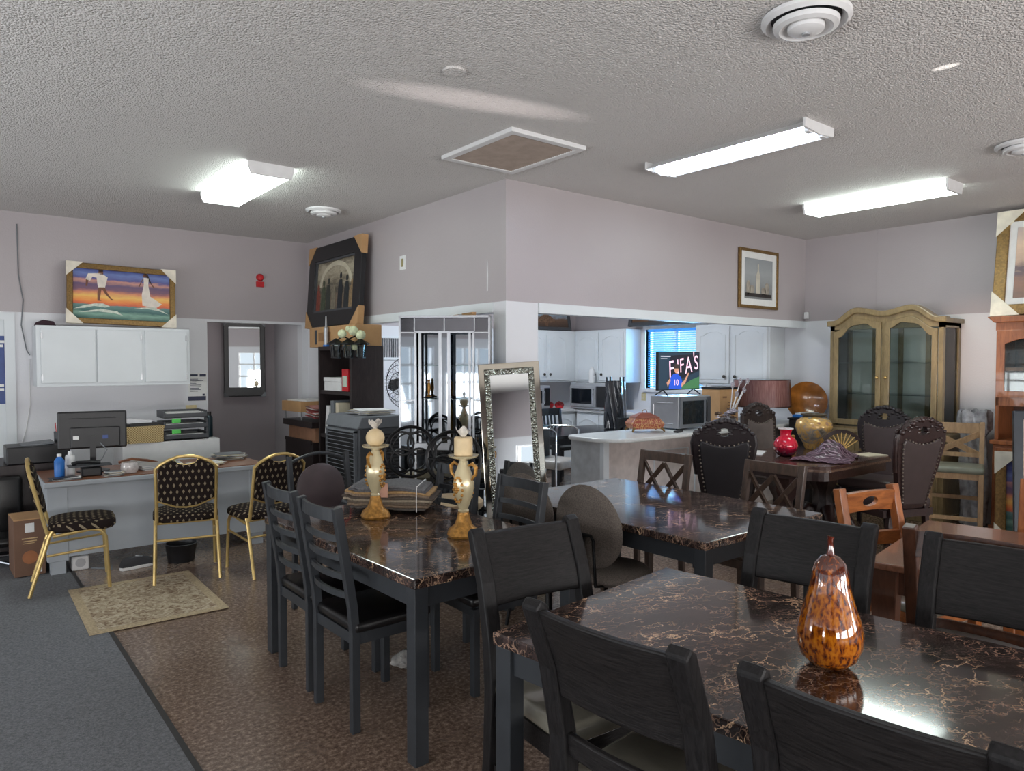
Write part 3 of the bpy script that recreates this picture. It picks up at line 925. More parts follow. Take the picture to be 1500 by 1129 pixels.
def corner_tri(b, hx, hz, sx, sz, y0_, y1_, s):
    # folded protector over a picture corner
    p = [(sx * hx, sz * hz), (sx * (hx - s), sz * hz), (sx * hx, sz * (hz - s))]
    if sx * sz < 0: p = p[::-1]
    b.prism(p, y1_ - y0_, Matrix.Translation((0, (y0_ + y1_) / 2, 0)))
def picture(name, loc, rot, w, h, fw, th, fm, canvas, label, cat, corners=None, cs=.16, mat_w=0.0, inner=None, group=None):
    # local: face towards -Y, centre at origin
    t = thing(name, loc, 0, label, cat, group)
    t.rotation_euler = rot
    o = [(-w / 2, -h / 2), (w / 2, -h / 2), (w / 2, h / 2), (-w / 2, h / 2)]
    i_ = [(-w / 2 + fw, -h / 2 + fw), (w / 2 - fw, -h / 2 + fw), (w / 2 - fw, h / 2 - fw), (-w / 2 + fw, h / 2 - fw)]
    MB().ring(o, i_, th).build('frame', fm, t, bev=.006)
    if inner is not None:
        e = .022
        j = [(x - math.copysign(e, x), z - math.copysign(e, z)) for x, z in i_]
        MB().ring(i_, j, th * .6).build('inner_frame', inner, t)
    if mat_w:
        k_ = [(x - math.copysign(mat_w, x), z - math.copysign(mat_w, z)) for x, z in i_]
        MB().ring(i_, k_, .006).build('mount', M['paper'], t)
        i_ = k_
    c = MB().bb((i_[0][0], 0.004, i_[0][1]), (i_[2][0], .012, i_[2][1])).build('canvas', canvas, t)
    if corners is not None:
        for sx in (-1, 1):
            for sz in (-1, 1):
                b = MB(); corner_tri(b, w / 2 + .006, h / 2 + .006, sx, sz, -th / 2 - .008, th / 2 + .004, cs)
                b.build('corner_protector', corners, t)
    return t, c
def scene_canvas(name, stops, axis='Z', lo=-.3, hi=.3, nscale=4, namt=.25, rough=.45):
    k = NT(name)
    v = k.coord((1, 1, 1))
    sx = k.n('SeparateXYZ'); k.l(v, sx.inputs[0])
    st = k.noise(k.coord((1.2, 1, 4)), nscale, 5, .6)
    f = k.n('MapRange'); f.inputs['From Min'].default_value = lo; f.inputs['From Max'].default_value = hi
    k.l(sx.outputs[axis], f.inputs['Value'])
    g = k.math('ADD', f.outputs[0], k.math('MULTIPLY', k.math('SUBTRACT', st.outputs['Fac'], .5), namt))
    k.set(Base_Color=k.ramp(g, [(p, srgb(c)) for p, c in stops]), Roughness=rough)
    return k.m
sea = scene_canvas('painted_sunset_sea', [(.0, (60, 100, 92)), (.1, (130, 168, 150)), (.16, (62, 104, 102)), (.26, (104, 140, 134)), (.285, (214, 96, 70)), (.36, (240, 140, 70)), (.46, (246, 196, 104)), (.54, (222, 140, 104)), (.6, (128, 92, 112)), (.7, (106, 84, 118)), (.78, (206, 150, 134)), (.82, (92, 90, 150)), (.92, (112, 130, 186)), (1, (66, 76, 140))], lo=-.25, hi=.25, nscale=5, namt=.16)
t, c = picture('framed_painting', (1.50, 8.36, 2.322), (R(-8), R(1.5), R(-3)), 1.0, .62, .055, .035, M['goldframe'], sea, 'gold framed painting of a couple on sea waves at sunset, on the wall cabinet', 'painting', plain('cream_card', (232, 224, 208), .8), .15, inner=None)
skin = plain('painted_skin', (120, 78, 60), .6)
wht = plain('painted_white_cloth', (232, 222, 210), .6)
def fig(polys, mat, name):
    b = MB()
    for p in polys: b.prism(p, .002, Matrix.Translation((0, .002, 0)))
    return b.build(name, mat, c)
def sc(p, ox, oz, s, fl=1): return [(ox + fl * x * s, oz + z * s) for x, z in p]
# left figure: running, loose white shirt
fig([sc([(-.02, .0), (.03, .0), (.05, .09), (.0, .12), (-.09, .11), (-.11, .06), (-.075, .05), (-.06, .085), (-.03, .08)], -.2, .07, 1.25)], wht, 'painted_shirt')
fig([sc([(-.018, 0), (.018, 0), (.024, .018), (.014, .04), (-.014, .04), (-.024, .018)], -.2, .205, 1.0), sc([(-.03, 0), (.0, 0), (-.01, -.06), (-.02, -.14), (-.0, -.145), (-.04, -.145), (-.04, -.06)], -.19, .075, 1.0), sc([(.0, 0), (.035, 0), (.06, -.06), (.1, -.12), (.115, -.118), (.1, -.135), (.04, -.07)], -.2, .075, 1.0), sc([(-.11, .02), (-.085, .02), (-.10, -.07), (-.115, -.07)], -.22, .145, 1.0)], skin, 'painted_limbs')
# right figure: long white dress
fig([sc([(-.02, .12), (.02, .12), (.015, .06), (.03, -.04), (.12, -.1), (.08, -.13), (.02, -.13), (-.03, -.12), (-.035, -.03), (-.018, .06)], .22, .06, 1.25)], wht, 'painted_dress')
fig([sc([(-.016, 0), (.016, 0), (.02, .02), (.0, .038), (-.02, .02)], .208, .215, 1.0), sc([(-.02, 0), (-.01, .01), (-.05, -.09), (-.06, -.085)], .205, .195, 1.0), sc([(.01, .01), (.02, 0), (.085, -.08), (.075, -.09)], .215, .195, 1.0)], skin, 'painted_limbs')
wv_ = plain('painted_foam', (206, 214, 200), .6, var=.2, vs=30)
fig([[(-.44, -.165), (-.36, -.13), (-.26, -.10), (-.18, -.095), (-.12, -.12), (-.16, -.135), (-.26, -.125), (-.34, -.15)], [(.1, -.13), (.2, -.11), (.3, -.10), (.38, -.14), (.43, -.17), (.34, -.14), (.24, -.125)], [(-.4, -.2), (-.2, -.15), (-.05, -.17), (0, -.21), (-.08, -.19), (-.22, -.18)]], wv_, 'painted_wave')
fig([sc([(-.02, .03), (.0, .045), (.025, .03), (.06, -.07), (.03, -.04), (.012, 0)], .212, .215, 1.0), sc([(-.02, .02), (.02, .02), (.022, .045), (-.02, .05)], -.2, .215, 1.0)], plain('painted_dark_hair', (40, 26, 24), .6), 'painted_hair')
b = MB().prism([(-.09, 0), (.09, 0), (.07, .045), (-.02, .06), (-.08, .03)], .06, Matrix.Translation((.82, 8.42, 1.99)))
tag(b.build('cloth_bundle', plain('dark_plum_cloth', (54, 34, 42), .9)), 'small dark folded cloth lying on the left end of the wall cabinet', 'cloth')
# fire alarm box, notices, switches
t = thing('fire_alarm', (3.02, WY, 2.62), 0, 'red fire alarm bell on the grey wall above the alcove', 'alarm')
MB().lathe([(.001, 0), (.042, 0), (.045, .02), (.03, .045), (.001, .05)], (0, 0, 0), 24, mat=Matrix.Translation((0, 0, .03)) @ Matrix.Rotation(R(90), 4, 'X')).build('bell', M['red'], t)
MB().bb((-.045, -.03, -.085), (.045, 0, -.02)).build('wall_mount', M['red'], t, bev=.004)
def notice(loc, w, h, label, bands, ground='paper'):
    t = thing('paper_notice', loc, 0, label, 'notice', 'notices beside the wall cabinet')
    MB().bb((-w / 2, -.004, 0), (w / 2, -.001, h)).build('sheet', M[ground], t)
    b = MB()
    for (x0, x1, za, zb) in bands: b.bb((x0 * w, -.0055, za * h), (x1 * w, -.004, zb * h))
    b.build('print', plain('notice_ink', (58, 62, 84), .7), t)
rb = []
random.seed(3)
for i in range(9): rb.append((-.42, -.42 + .3 + random.random() * .5, .08 + i * .075, .11 + i * .075))
notice((2.30, WY - .002, 1.28), .20, .23, 'white printed notice with grey lines, taped high by the alcove edge', rb + [(.1, .45, .82, .95), (-.4, 0, .84, .94)])
notice((2.29, WY - .002, 1.19), .20, .085, 'small notice with a dark blue band below the larger notice', [(-.48, .48, .05, .62), (.3, .42, .68, .95)])
t = thing('light_switch', (2.225, WY, 1.085), 0, 'ivory double light switch plate below the paper notices', 'switch')
MB().bb((-.058, -.008, -.06), (.058, 0, .06)).build('plate', plain('ivory_plastic', (214, 198, 150), .4), t, bev=.003)
for x in (-.024, .024): MB().box((x, -.012, 0), (.01, .014, .026), rot=(R(20), 0, 0)).build('toggle', M['paper2'], t)

# desk: grey steel pedestal desk seen from its modesty-panel side
t = thing('office_desk', (1.44, 6.76, 0), 0, 'grey steel office desk with a wood laminate top, cluttered with papers', 'desk')
MB().bb((-.85, -.38, .675), (.85, .38, .715)).build('top_edge', M['desk'], t, bev=.008)
MB().bb((-.835, -.365, .716), (.835, .365, .721)).build('desk_top', M['desktop'], t)
MB().bb((-.70, -.345, .13), (.70, -.325, .68)).build('front_panel', M['desk'], t)
for s in (-1, 1):
    b = MB(); b.bb((s * .83, -.35, .1), (s * .69, .34, .675)); p_ = b.build('pedestal', M['desk'], t, bev=.006)
    MB().bb((s * .81, -.34, 0), (s * .71, -.25, .1)).build('leg', M['desk'], t)
    MB().bb((s * .81, .24, 0), (s * .71, .33, .1)).build('leg', M['desk'], t)
DZ = .721
# monitor on its stand
t = thing('monitor', (.985, 6.84, DZ), R(-8), 'black flat monitor seen from behind on the desk', 'monitor')
MB().bb((-.25, -.02, .19), (.25, .02, .50)).build('housing', M['black'], t, bev=.012)
MB().bb((-.16, -.035, .20), (.2, -.02, .37)).build('rear_bulge', M['black'], t, bev=.01)
MB().bb((-.17, -.024, .44), (.17, -.02, .448)).build('vent_slot', M['blackmetal'], t)
for x, m_ in ((-.12, 'paper'), (.09, 'navy')): MB().bb((x - .02, -.038, .27), (x + .02, -.035, .30)).build('sticker', M[m_], t)
MB().bb((-.022, -.05, .02), (.022, -.02, .3)).build('stand_neck', M['black'], t)
MB().lathe([(.001, 0), (.12, 0), (.12, .012), (.03, .024), (.001, .024)], (0, -.02, .0), 28).build('stand_base', M['black'], t)
MB().tube([(.05, -.04, .24), (.1, -.06, .18), (.06, -.07, .1), (-.02, -.05, .03)], .005, 6).build('cable', M['midgrey'], t)
t = thing('desk_telephone', (.93, 6.565, DZ), 0, 'low black desk telephone and platform in front of the monitor', 'telephone')
MB().box((0, 0, .035), (.14, .1, .07), bev=.01).build('base', M['black'], t)
MB().box((-.01, 0, .085), (.3, .13, .012), bev=.004).build('platform', M['dkgrey'], t)
MB().tube([(-.13, -.01, .1), (-.1, -.02, .115), (.0, -.02, .112), (.06, -.01, .1)], [.018, .014, .014, .018]).build('handset', M['black'], t)
t = thing('spray_bottle', (.72, 6.62, DZ), 0, 'blue and white spray bottle on the left end of the desk', 'bottle')
MB().lathe([(.001, 0), (.034, 0), (.036, .01), (.036, .13), (.02, .155), (.014, .165), (.001, .165)]).build('body', M['blue'], t)
MB().lathe([(.001, .165), (.016, .165), (.016, .185), (.001, .187)]).build('cap', M['white'], t)
t = thing('spray_can', (.80, 6.68, DZ), 0, 'white spray can right behind the blue bottle', 'can')
MB().lathe([(.001, 0), (.034, 0), (.034, .15), (.028, .165), (.001, .168)]).build('body', M['white'], t)
MB().lathe([(.001, .168), (.016, .168), (.014, .195), (.001, .197)]).build('cap', M['white'], t)
b = MB().lathe([(.03, 0), (.055, .004), (.068, .035), (.066, .07), (.058, .09), (.05, .09), (.058, .06), (.056, .03), (.03, .012)], (1.20, 6.53, DZ), 24, wob=lambda a, z: 1 + .035 * math.sin(a * 12))
tag(b.build('glass_bowl', plain('frosted_cut_glass', (206, 200, 198), .15, var=.2, vs=60, coat=.8)), 'cut glass bowl on the front edge of the desk', 'bowl')
random.seed(11)
def paper_stack(loc, w, d, n, label, mats=('paper',), name='paper_stack', fan=8, th=.003, group='loose papers on the desk'):
    t = thing(name, loc, 0, label, 'papers', group)
    for i in range(n):
        MB().box((random.uniform(-.02, .02), random.uniform(-.02, .02), th * (i + .5)), (w, d, th * .8), rz=R(random.uniform(-fan, fan))).build('sheet', M[mats[i % len(mats)]], t)
    return t
paper_stack((1.47, 6.70, DZ), .32, .22, 8, 'fanned white papers lying in the middle of the desk', ('paper', 'silver', 'paper'), th=.005)
paper_stack((1.83, 6.66, DZ), .26, .2, 7, 'white and cream papers spread before the printer trays', ('paper', 'paper2'), fan=25)
paper_stack((2.12, 6.92, DZ), .24, .2, 9, 'heap of papers at the right end of the desk', ('paper', 'paper2', 'midgrey'), fan=40, th=.006)
paper_stack((1.075, 6.46, DZ), .11, .08, 8, 'small pile of cards beside the glass bowl', ('paper', 'midgrey', 'paper2'), fan=12, th=.005)
paper_stack((.74, 6.46, DZ), .18, .10, 6, 'dark leaflets lying at the left front corner of the desk', ('dkgrey', 'paper', 'black'), fan=20)
b = MB().sweep([(1.20, 7.0, DZ + .035), (1.3, 6.98, DZ + .06), (1.42, 6.96, DZ + .04), (1.5, 6.95, DZ + .016)], .05, .02, side=(0, 1, 0))
tag(b.build('curved_wood_piece', M['desktop']), 'curved brown wooden arm showing behind the desk papers', 'wooden arm')
# white credenza behind the desk with trays
t = thing('credenza', (1.76, 7.72, 0), 0, 'white low credenza behind the desk, paper trays on top', 'cabinet')
MB().bb((-.44, -.22, .60), (.44, -.2, .86)).build('front_panel', M['white'], t, bev=.003)
MB().bb((-.44, -.2, .84), (.44, .22, .862)).build('top', M['white'], t)
for s in (-1, 1): MB().bb((s * .44, -.2, 0), (s * .42, .22, .84)).build('side_panel', M['white'], t)
CZ = .862
t = thing('woven_basket', (1.51, 7.60, CZ), R(4), 'straw woven basket full of folders on the credenza', 'basket')
w_ = NT('woven_straw'); v_ = w_.coord(); ck = w_.n('TexChecker'); ck.inputs['Scale'].default_value = 90; ck.inputs['Color1'].default_value = srgb((206, 184, 138)); ck.inputs['Color2'].default_value = srgb((146, 122, 78)); w_.l(v_, ck.inputs['Vector']); w_.set(Base_Color=ck.outputs['Color'], Roughness=.8)
b = MB()
for s in (-1, 1): b.sweep([(s * .15, -.1, 0), (s * .165, -.115, .15)], .01, .22, side=(1, 0, 0)) if False else None
b.prism([(-.14, 0), (.14, 0), (.17, .16), (-.17, .16)], .012, Matrix.Translation((0, -.11, 0))).prism([(-.14, 0), (.14, 0), (.17, .16), (-.17, .16)], .012, Matrix.Translation((0, .11, 0)))
b.prism([(-.11, 0), (.11, 0), (.11, .16), (-.11, .16)], .012, Matrix.Translation((.155, 0, 0)) @ Matrix.Rotation(R(90), 4, 'Z')).prism([(-.11, 0), (.11, 0), (.11, .16), (-.11, .16)], .012, Matrix.Translation((-.155, 0, 0)) @ Matrix.Rotation(R(90), 4, 'Z')).bb((-.14, -.11, 0), (.14, .11, .01))
b.build('basket_body', w_.m, t)
MB().bb((-.12, -.08, .02), (.12, .08, .19)).build('black_folder', M['black'], t)
MB().box((-.04, 0, .2), (.22, .12, .05), rot=(0, R(8), 0)).build('clear_wrapper', M['silver'], t)
t = thing('paper_tray', (1.885, 7.66, CZ + .002), 0, 'three tier black paper tray with green labels, stuffed with paper', 'tray')
for i in range(3):
    z = .01 + i * .105
    tr = MB(); tr.bb((-.2, -.15, z), (.2, .15, z + .006)); tr.bb((-.2, -.15, z), (-.19, .15, z + .07)); tr.bb((.19, -.15, z), (.2, .15, z + .07)); tr.bb((-.19, .14, z), (.19, .15, z + .07)); tr.bb((-.19, -.15, z), (.19, -.14, z + .045))
    tr.build('tray', M['dkgrey'], t)
    for j in range(4):
        MB().box((random.uniform(-.01, .01), 0, z + .012 + j * .011), (.35, .27, .008), rz=R(random.uniform(-3, 3))).build('sheet', M['paper' if j % 2 else 'midgrey'], t)
    if i < 2: MB().bb((-.13, -.155, z + .06), (-.05, -.15, z + .1)).build('green_label', M['green'], t)
MB().sweep([(.205, -.14, 0), (.205, -.1, .2), (.17, -.06, .27)], .02, .012).build('tray_post', M['dkgrey'], t)
t = thing('water_bottle', (2.155, 7.72, CZ), 0, 'dark teal steel water bottle at the right end of the credenza', 'bottle')
MB().lathe([(.001, 0), (.04, 0), (.042, .01), (.042, .2), (.03, .22), (.001, .22)]).build('body', M['teal'], t)
MB().lathe([(.001, .22), (.028, .22), (.028, .26), (.001, .262)]).build('cap', M['black'], t)
# black cabinet left of the desk with printer
t = thing('side_cabinet', (.52, 7.65, 0), 0, 'black side cabinet standing behind the left end of the desk', 'cabinet')
MB().bb((-.16, -.35, .04), (.25, .35, .76)).build('body', M['espresso'], t, bev=.004)
MB().bb((-.17, -.36, 0), (.26, .36, .04)).build('plinth', M['black'], t)
t = thing('printer', (.60, 7.5, .76), 0, 'black box printer on the side cabinet, pens standing behind', 'printer')
MB().box((.05, 0, .075), (.46, .36, .15), bev=.01).build('body', M['black'], t)
MB().box((.05, .02, .158), (.24, .26, .015), rot=(0, R(-4), 0)).build('lid', M['midgrey'], t)
t = thing('pen_cup', (.835, 7.65, .911), 0, 'dark pen cup crowded with pens on the printer', 'pen cup')
MB().lathe([(.001, 0), (.04, 0), (.042, .09), (.037, .09), (.035, .01), (.001, .01)]).build('cup', M['dkgrey'], t)
for i in range(5):
    a_ = i * 1.3
    MB().tube([(.015 * math.cos(a_), .015 * math.sin(a_), .015), (.032 * math.cos(a_), .032 * math.sin(a_), .15 + .01 * i)], .004, 6).build('pen', M[('black', 'navy', 'red', 'white', 'black')[i]], t)
# things on the floor around the desk
t = thing('carton', (.50, 6.66, 0), R(2), 'printed brown carton standing on the carpet edge beside the desk', 'box')
MB().bb((-.1, -.17, .009), (.1, .17, .44)).build('box_body', M['card2'], t, bev=.003)
MB().bb((-.1, -.172, .435), (.1, .172, .442)).build('top_flap', M['card'], t)
MB().bb((-.03, -.1735, .34), (.03, -.171, .41)).build('white_label', M['paper'], t)
MB().bb((.03, -.1735, .03), (.075, -.171, .07)).build('white_label', M['paper'], t)
b = MB().bb((-.05, -.172, .29), (.05, -.171, .298)).bb((-.04, -.172, .27), (.045, -.171, .277)).bb((-.045, -.172, .255), (.03, -.171, .26)); b.build('print', plain('gold_print', (206, 176, 130), .6), t)
b = MB().lathe([(.001, 0), (.05, 0), (.05, .002), (.001, .002)], mat=Matrix.Translation((0, -.171, .15)) @ Matrix.Rotation(R(90), 4, 'X')); b.build('print_emblem', plain('orange_print', (164, 104, 66), .6), t)
t = thing('waste_bin', (1.52, 6.26, 0), 0, 'black waste bin on the floor under the desk front', 'bin')
MB().lathe([(.001, 0), (.1, 0), (.12, .14), (.125, .145), (.115, .15), (.095, .01), (.001, .01)]).build('bin', M['black'], t)
t = thing('sneaker', (1.20, 6.26, 0), R(12), 'dark grey running shoe with pale sole lying under the desk', 'shoe')
so = [(.13, 0), (.10, .045), (.02, .048), (-.08, .04), (-.13, .03), (-.14, 0), (-.13, -.03), (-.08, -.04), (.0, -.04), (.09, -.05), (.125, -.03)]
MB().prism([(x, y) for x, y in so], .025, Matrix.Translation((0, 0, .013)) @ Matrix.Rotation(R(90), 4, 'X')).build('sole', M['white'], t, bev=.005)
b = MB(); rings = []
for sc_, z in ((1, .025), (.95, .05), (.75, .075), (.5, .09)):
    rings.append([b.bm.verts.new((x * sc_ - (1 - sc_) * .08, y * sc_, z)) for x, y in so])
for A, B in zip(rings, rings[1:]):
    for i in range(len(so)): b._face((A[i], A[(i + 1) % len(so)], B[(i + 1) % len(so)], B[i]))
b._face(rings[-1]); b.smooth = True; b.build('upper', plain('dark_mesh_upper', (56, 56, 60), .9), t)
MB().tube([(.06, -.02, .075), (.03, .02, .084), (.02, -.02, .086), (-.01, .02, .09)], .004, 6).build('laces', M['white'], t)
t = thing('power_box', (.83, 6.50, 0), 0, 'small white plastic box with round speaker under the desk left end', 'box')
MB().box((0, 0, .055), (.12, .1, .11), bev=.012).build('body', M['white'], t)
MB().lathe([(.001, 0), (.035, 0), (.035, .004), (.001, .004)], mat=Matrix.Translation((0, -.05, .06)) @ Matrix.Rotation(R(90), 4, 'X')).build('speaker_disc', M['silver'], t)
b = MB().tube([(.9, 6.44, .008), (.98, 6.36, .008), (1.02, 6.30, .008), (1.04, 6.40, .008)], .006, 6); tag(b.build('extension_lead', M['midgrey']), 'grey power cord snaking on the floor below the desk', 'cord')
# black suitcase-like case on chrome legs at the far left
t = thing('office_chair', (.34, 7.235, .005), R(180), 'black office chair back at the left picture edge beside the door', 'chair')
MB().box((0, 0, .42), (.36, .08, .52), bev=.035, seg=3).build('backrest', M['black_seat'], t, smooth=True)
MB().box((0, .22, .2), (.38, .36, .07), bev=.03, seg=3).build('seat', M['black_seat'], t, smooth=True)
MB().tube([(.1, .2, .17), (.1, .2, .05)], .02).build('post', M['chrome'], t)
for k in range(4):
    a_ = PI / 4 + k * PI / 2
    MB().tube([(.1, .2, .06), (.1 + .24 * math.cos(a_), .2 + .24 * math.sin(a_), .025)], [.018, .012]).build('foot', M['chrome'], t)
# rug
def rugmat():
    k = NT('faded_floral_rug')
    v = k.coord()
    n1 = k.noise(v, 26, 4, .6, 1.2)
    c = k.ramp(n1.outputs['Fac'], [(.35, srgb((124, 102, 84))), (.5, srgb((172, 156, 132))), (.62, srgb((202, 190, 166))), (.75, srgb((140, 110, 92)))], 'LINEAR')
    k.set(Base_Color=c, Roughness=.95, Specular_IOR_Level=.1)
    k.bump(k.noise(v, 240, 2).outputs['Fac'], .4, .003)
    return k.m
t = thing('rug', (1.07, 5.36, 0), R(-1), 'beige floral patterned rug lying on the floor before the desk chairs', 'rug')
MB().bb((-.37, -.50, .006), (.37, .50, .0105)).build('rug_field', rugmat(), t)
o_ = [(-.40, -.53), (.40, -.53), (.40, .53), (-.40, .53)]; i_ = [(-.345, -.475), (.345, -.475), (.345, .475), (-.345, .475)]
MB().ring(o_, i_, .006, Matrix.Translation((0, 0, .0088)) @ Matrix.Rotation(R(-90), 4, 'X')).build('rug_border', plain('tan_rug_border', (176, 158, 128), .95, var=.25, vs=70), t)
# alcove mirror
t = thing('wall_mirror', (3.08, 9.40, 1.67), 0, 'black framed mirror with wrapped corners hanging in the alcove', 'mirror')
t.rotation_euler = (0, 0, R(-16))
o_ = [(-.25, -.48), (.25, -.48), (.25, .48), (-.25, .48)]; i_ = [(-.19, -.36), (.19, -.36), (.19, .42), (-.19, .42)]
MB().ring(o_, i_, .09).build('frame', M['black'], t, bev=.01)
MB().bb((-.19, -.01, -.36), (.19, .0, .42)).build('mirror_glass', M['mirror'], t)
for sx in (-1, 1):
    for sz in (-1, 1):
        b = MB(); corner_tri(b, .254, .484, sx, sz, -.05, .05, .07); b.build('corner_protector', M['dkgrey' if sx < 0 else 'midgrey'], t)
# ------------------------------------------------------------------ along the kitchen's left wall
# dark cabinet with papers
t = thing('file_cabinet', (3.40, 7.93, 0), 0, 'dark brown cabinet with an open pale drawer against the corner wall', 'cabinet')
MB().bb((-.2, -.40, 0), (.2, .40, .74)).build('body', M['espresso'], t, bev=.004)
MB().bb((-.16, -.38, .74), (.2, .38, .90)).build('open_bay', plain('tan_chipboard', (168, 124, 96), .7), t)
MB().bb((-.22, -.42, .90), (.2, .42, .97)).build('top', M['espresso'], t, bev=.004)
MB().bb((-.215, -.38, .72), (-.2, .38, .76)).build('drawer_lip', M['espresso'], t)
t = thing('cardboard_tray', (3.36, 8.06, 1.064), R(4), 'shallow cardboard tray of papers raised on wire legs above the cabinet', 'box')
MB().bb((-.2, -.24, 0), (.2, .24, .12)).build('tray', M['card'], t, bev=.003)
MB().box((0, -.03, .128), (.3, .4, .014), rz=.1).build('papers', M['paper'], t)
for sx in (-.17, .17):
    for sy in (-.2, .2): MB().bb((sx - .006, sy - .006, -.09), (sx + .006, sy + .006, 0)).build('leg', M['silver'], t)
random.seed(5)
t = thing('magazine_heap', (3.32, 7.665, 1.0), 0, 'slumped heap of red and white magazines on the dark cabinet', 'magazines')
for i in range(9):
    MB().box((random.uniform(-.02, .02), random.uniform(-.02, .02), .02 + i * .014), (.2, .22, .010), rot=(R(5 + random.uniform(-2, 2)), R(random.uniform(-3, 3)), R(random.uniform(-14, 14)))).build('magazine', plain('cover_%d' % i, ((150, 60, 60), (220, 214, 210), (120, 90, 80), (190, 120, 110), (230, 228, 226))[i % 5], .4), t)
# tall bookshelf, open side facing left
t = thing('bookshelf', (3.42, 7.03, 0), 0, 'tall espresso bookshelf with open shelves against the corner wall', 'bookshelf')
for s in (-1, 1): MB().bb((-.19, s * .385 - .018, 0), (.17, s * .385 + .018, 1.80)).build('side_panel', M['espresso'], t)
MB().bb((.155, -.367, 0), (.17, .367, 1.80)).build('back_panel', M['espresso'], t)
for z in (.03, .46, .84, 1.31, 1.78): MB().bb((-.185, -.367, z - .02), (.155, .367, z + .02)).build('shelf', M['espresso'], t)
t = thing('shoe_box', (3.36, 7.10, 1.331), 0, 'white lidded shoe box on the upper shelf of the bookshelf', 'box')
MB().bb((-.12, -.2, 0), (.12, .2, .10)).build('box_body', M['white'], t)
MB().bb((-.127, -.207, .095), (.127, .207, .14)).build('lid', M['white'], t, bev=.003)
t = thing('toy_box', (3.30, 6.80, 1.331), 0, 'bright red printed box standing beside the white shoe box', 'box')
MB().bb((-.06, -.07, 0), (.06, .07, .23)).build('box_body', M['red'], t, bev=.003)
MB().bb((-.063, -.05, .05), (-.06, .05, .16)).build('print_panel', plain('pale_print', (196, 214, 196), .5), t)
for i, (y, m_, lb, an, h_) in enumerate(((7.22, 'white', 'white ring binder leaning on the lower bookshelf shelf', 8, .30), (7.05, 'midgrey', 'grey binder standing open beside the white binder', -4, .36), (6.95, 'paper2', 'cream folder at the right end of the binder shelf', 0, .34))):
    t = thing('binder', (3.34, y, .868), 0, lb, 'binder', 'binders on the lower shelf')
    t.rotation_euler = (R(an), 0, 0)
    MB().bb((-.12, -.035, 0), (.12, .035, h_)).build('cover', M[m_], t, bev=.004)
    MB().bb((-.11, -.025, .01), (.122, .025, h_ - .01)).build('pages', M['paper'], t)
t = thing('long_carton', (3.41, 7.28, 1.801), 0, 'long tan cardboard carton lying on top of the bookshelf', 'box')
MB().bb((-.11, -.6, 0), (.19, .55, .22)).build('box_body', M['card'], t, bev=.003)
MB().bb((-.112, -.02, .06), (-.11, .3, .16)).build('printed_lines', plain('faint_print', (150, 112, 76), .8), t)
MB().bb((-.112, .34, .03), (-.11, .4, .19)).build('tape', M['dkgrey'], t)
t = thing('caulk_tube', (3.264, 7.30, 1.801), 0, 'grey caulking tube with long nozzle and blue base before the carton', 'tube')
MB().lathe([(.001, .02), (.026, .02), (.026, .2), (.012, .215), (.007, .33), (.001, .33)]).build('barrel', M['silver'], t)
MB().lathe([(.001, 0), (.034, 0), (.034, .02), (.001, .02)]).build('base', M['blue'], t)
b = MB().bb((3.235, 6.98, 1.801), (3.275, 7.10, 1.84)); tag(b.build('small_carton', M['white']), 'small white box on top of the bookshelf beside the caulking tube', 'box')
# big black framed picture with cardboard corners
hall = scene_canvas('painted_grand_hall', [(.0, (84, 72, 62)), (.25, (120, 104, 86)), (.4, (70, 66, 58)), (.6, (140, 130, 110)), (.8, (176, 166, 144)), (1, (110, 100, 84))], lo=-.3, hi=.3, nscale=6, namt=.9)
t, c = picture('framed_painting', (3.49, 7.56, 2.505), (R(-4), 0, R(-90)), 1.36, .94, .17, .06, M['black'], hall, 'large black framed painting of a hall with brown cardboard corners', 'painting', M['card'], .2, inner=M['dkgrey'])
random.seed(2)
for i, (x, h_, cc) in enumerate(((-.44, .30, (128, 66, 54)), (-.3, .34, (70, 78, 60)), (-.17, .36, (52, 56, 50)), (-.03, .33, (120, 112, 96)), (.14, .40, (34, 38, 44)), (.3, .36, (40, 44, 46)), (.43, .3, (140, 116, 84)))):
    b = MB()
    b.prism([(x - .06, -.28), (x + .06, -.28), (x + .055, -.28 + h_ * .6), (x + .03, -.28 + h_ * .82), (x - .03, -.28 + h_ * .82), (x - .055, -.28 + h_ * .6)], .002, Matrix.Translation((0, .002, 0)))
    b.prism(circ(x, -.28 + h_ * .93, .028, .035, 12), .002, Matrix.Translation((0, .002, 0)))
    b.build('painted_figure', plain('figure_paint_%d' % i, cc, .6, var=.3, vs=30), c)
MB().ring(circ(0, .0, .42, .27, 20, 0, PI, False), circ(0, 0, .36, .22, 20, 0, PI, False), .002, Matrix.Translation((0, .003, 0))).build('painted_arch', plain('arch_paint', (196, 188, 166), .6), c)
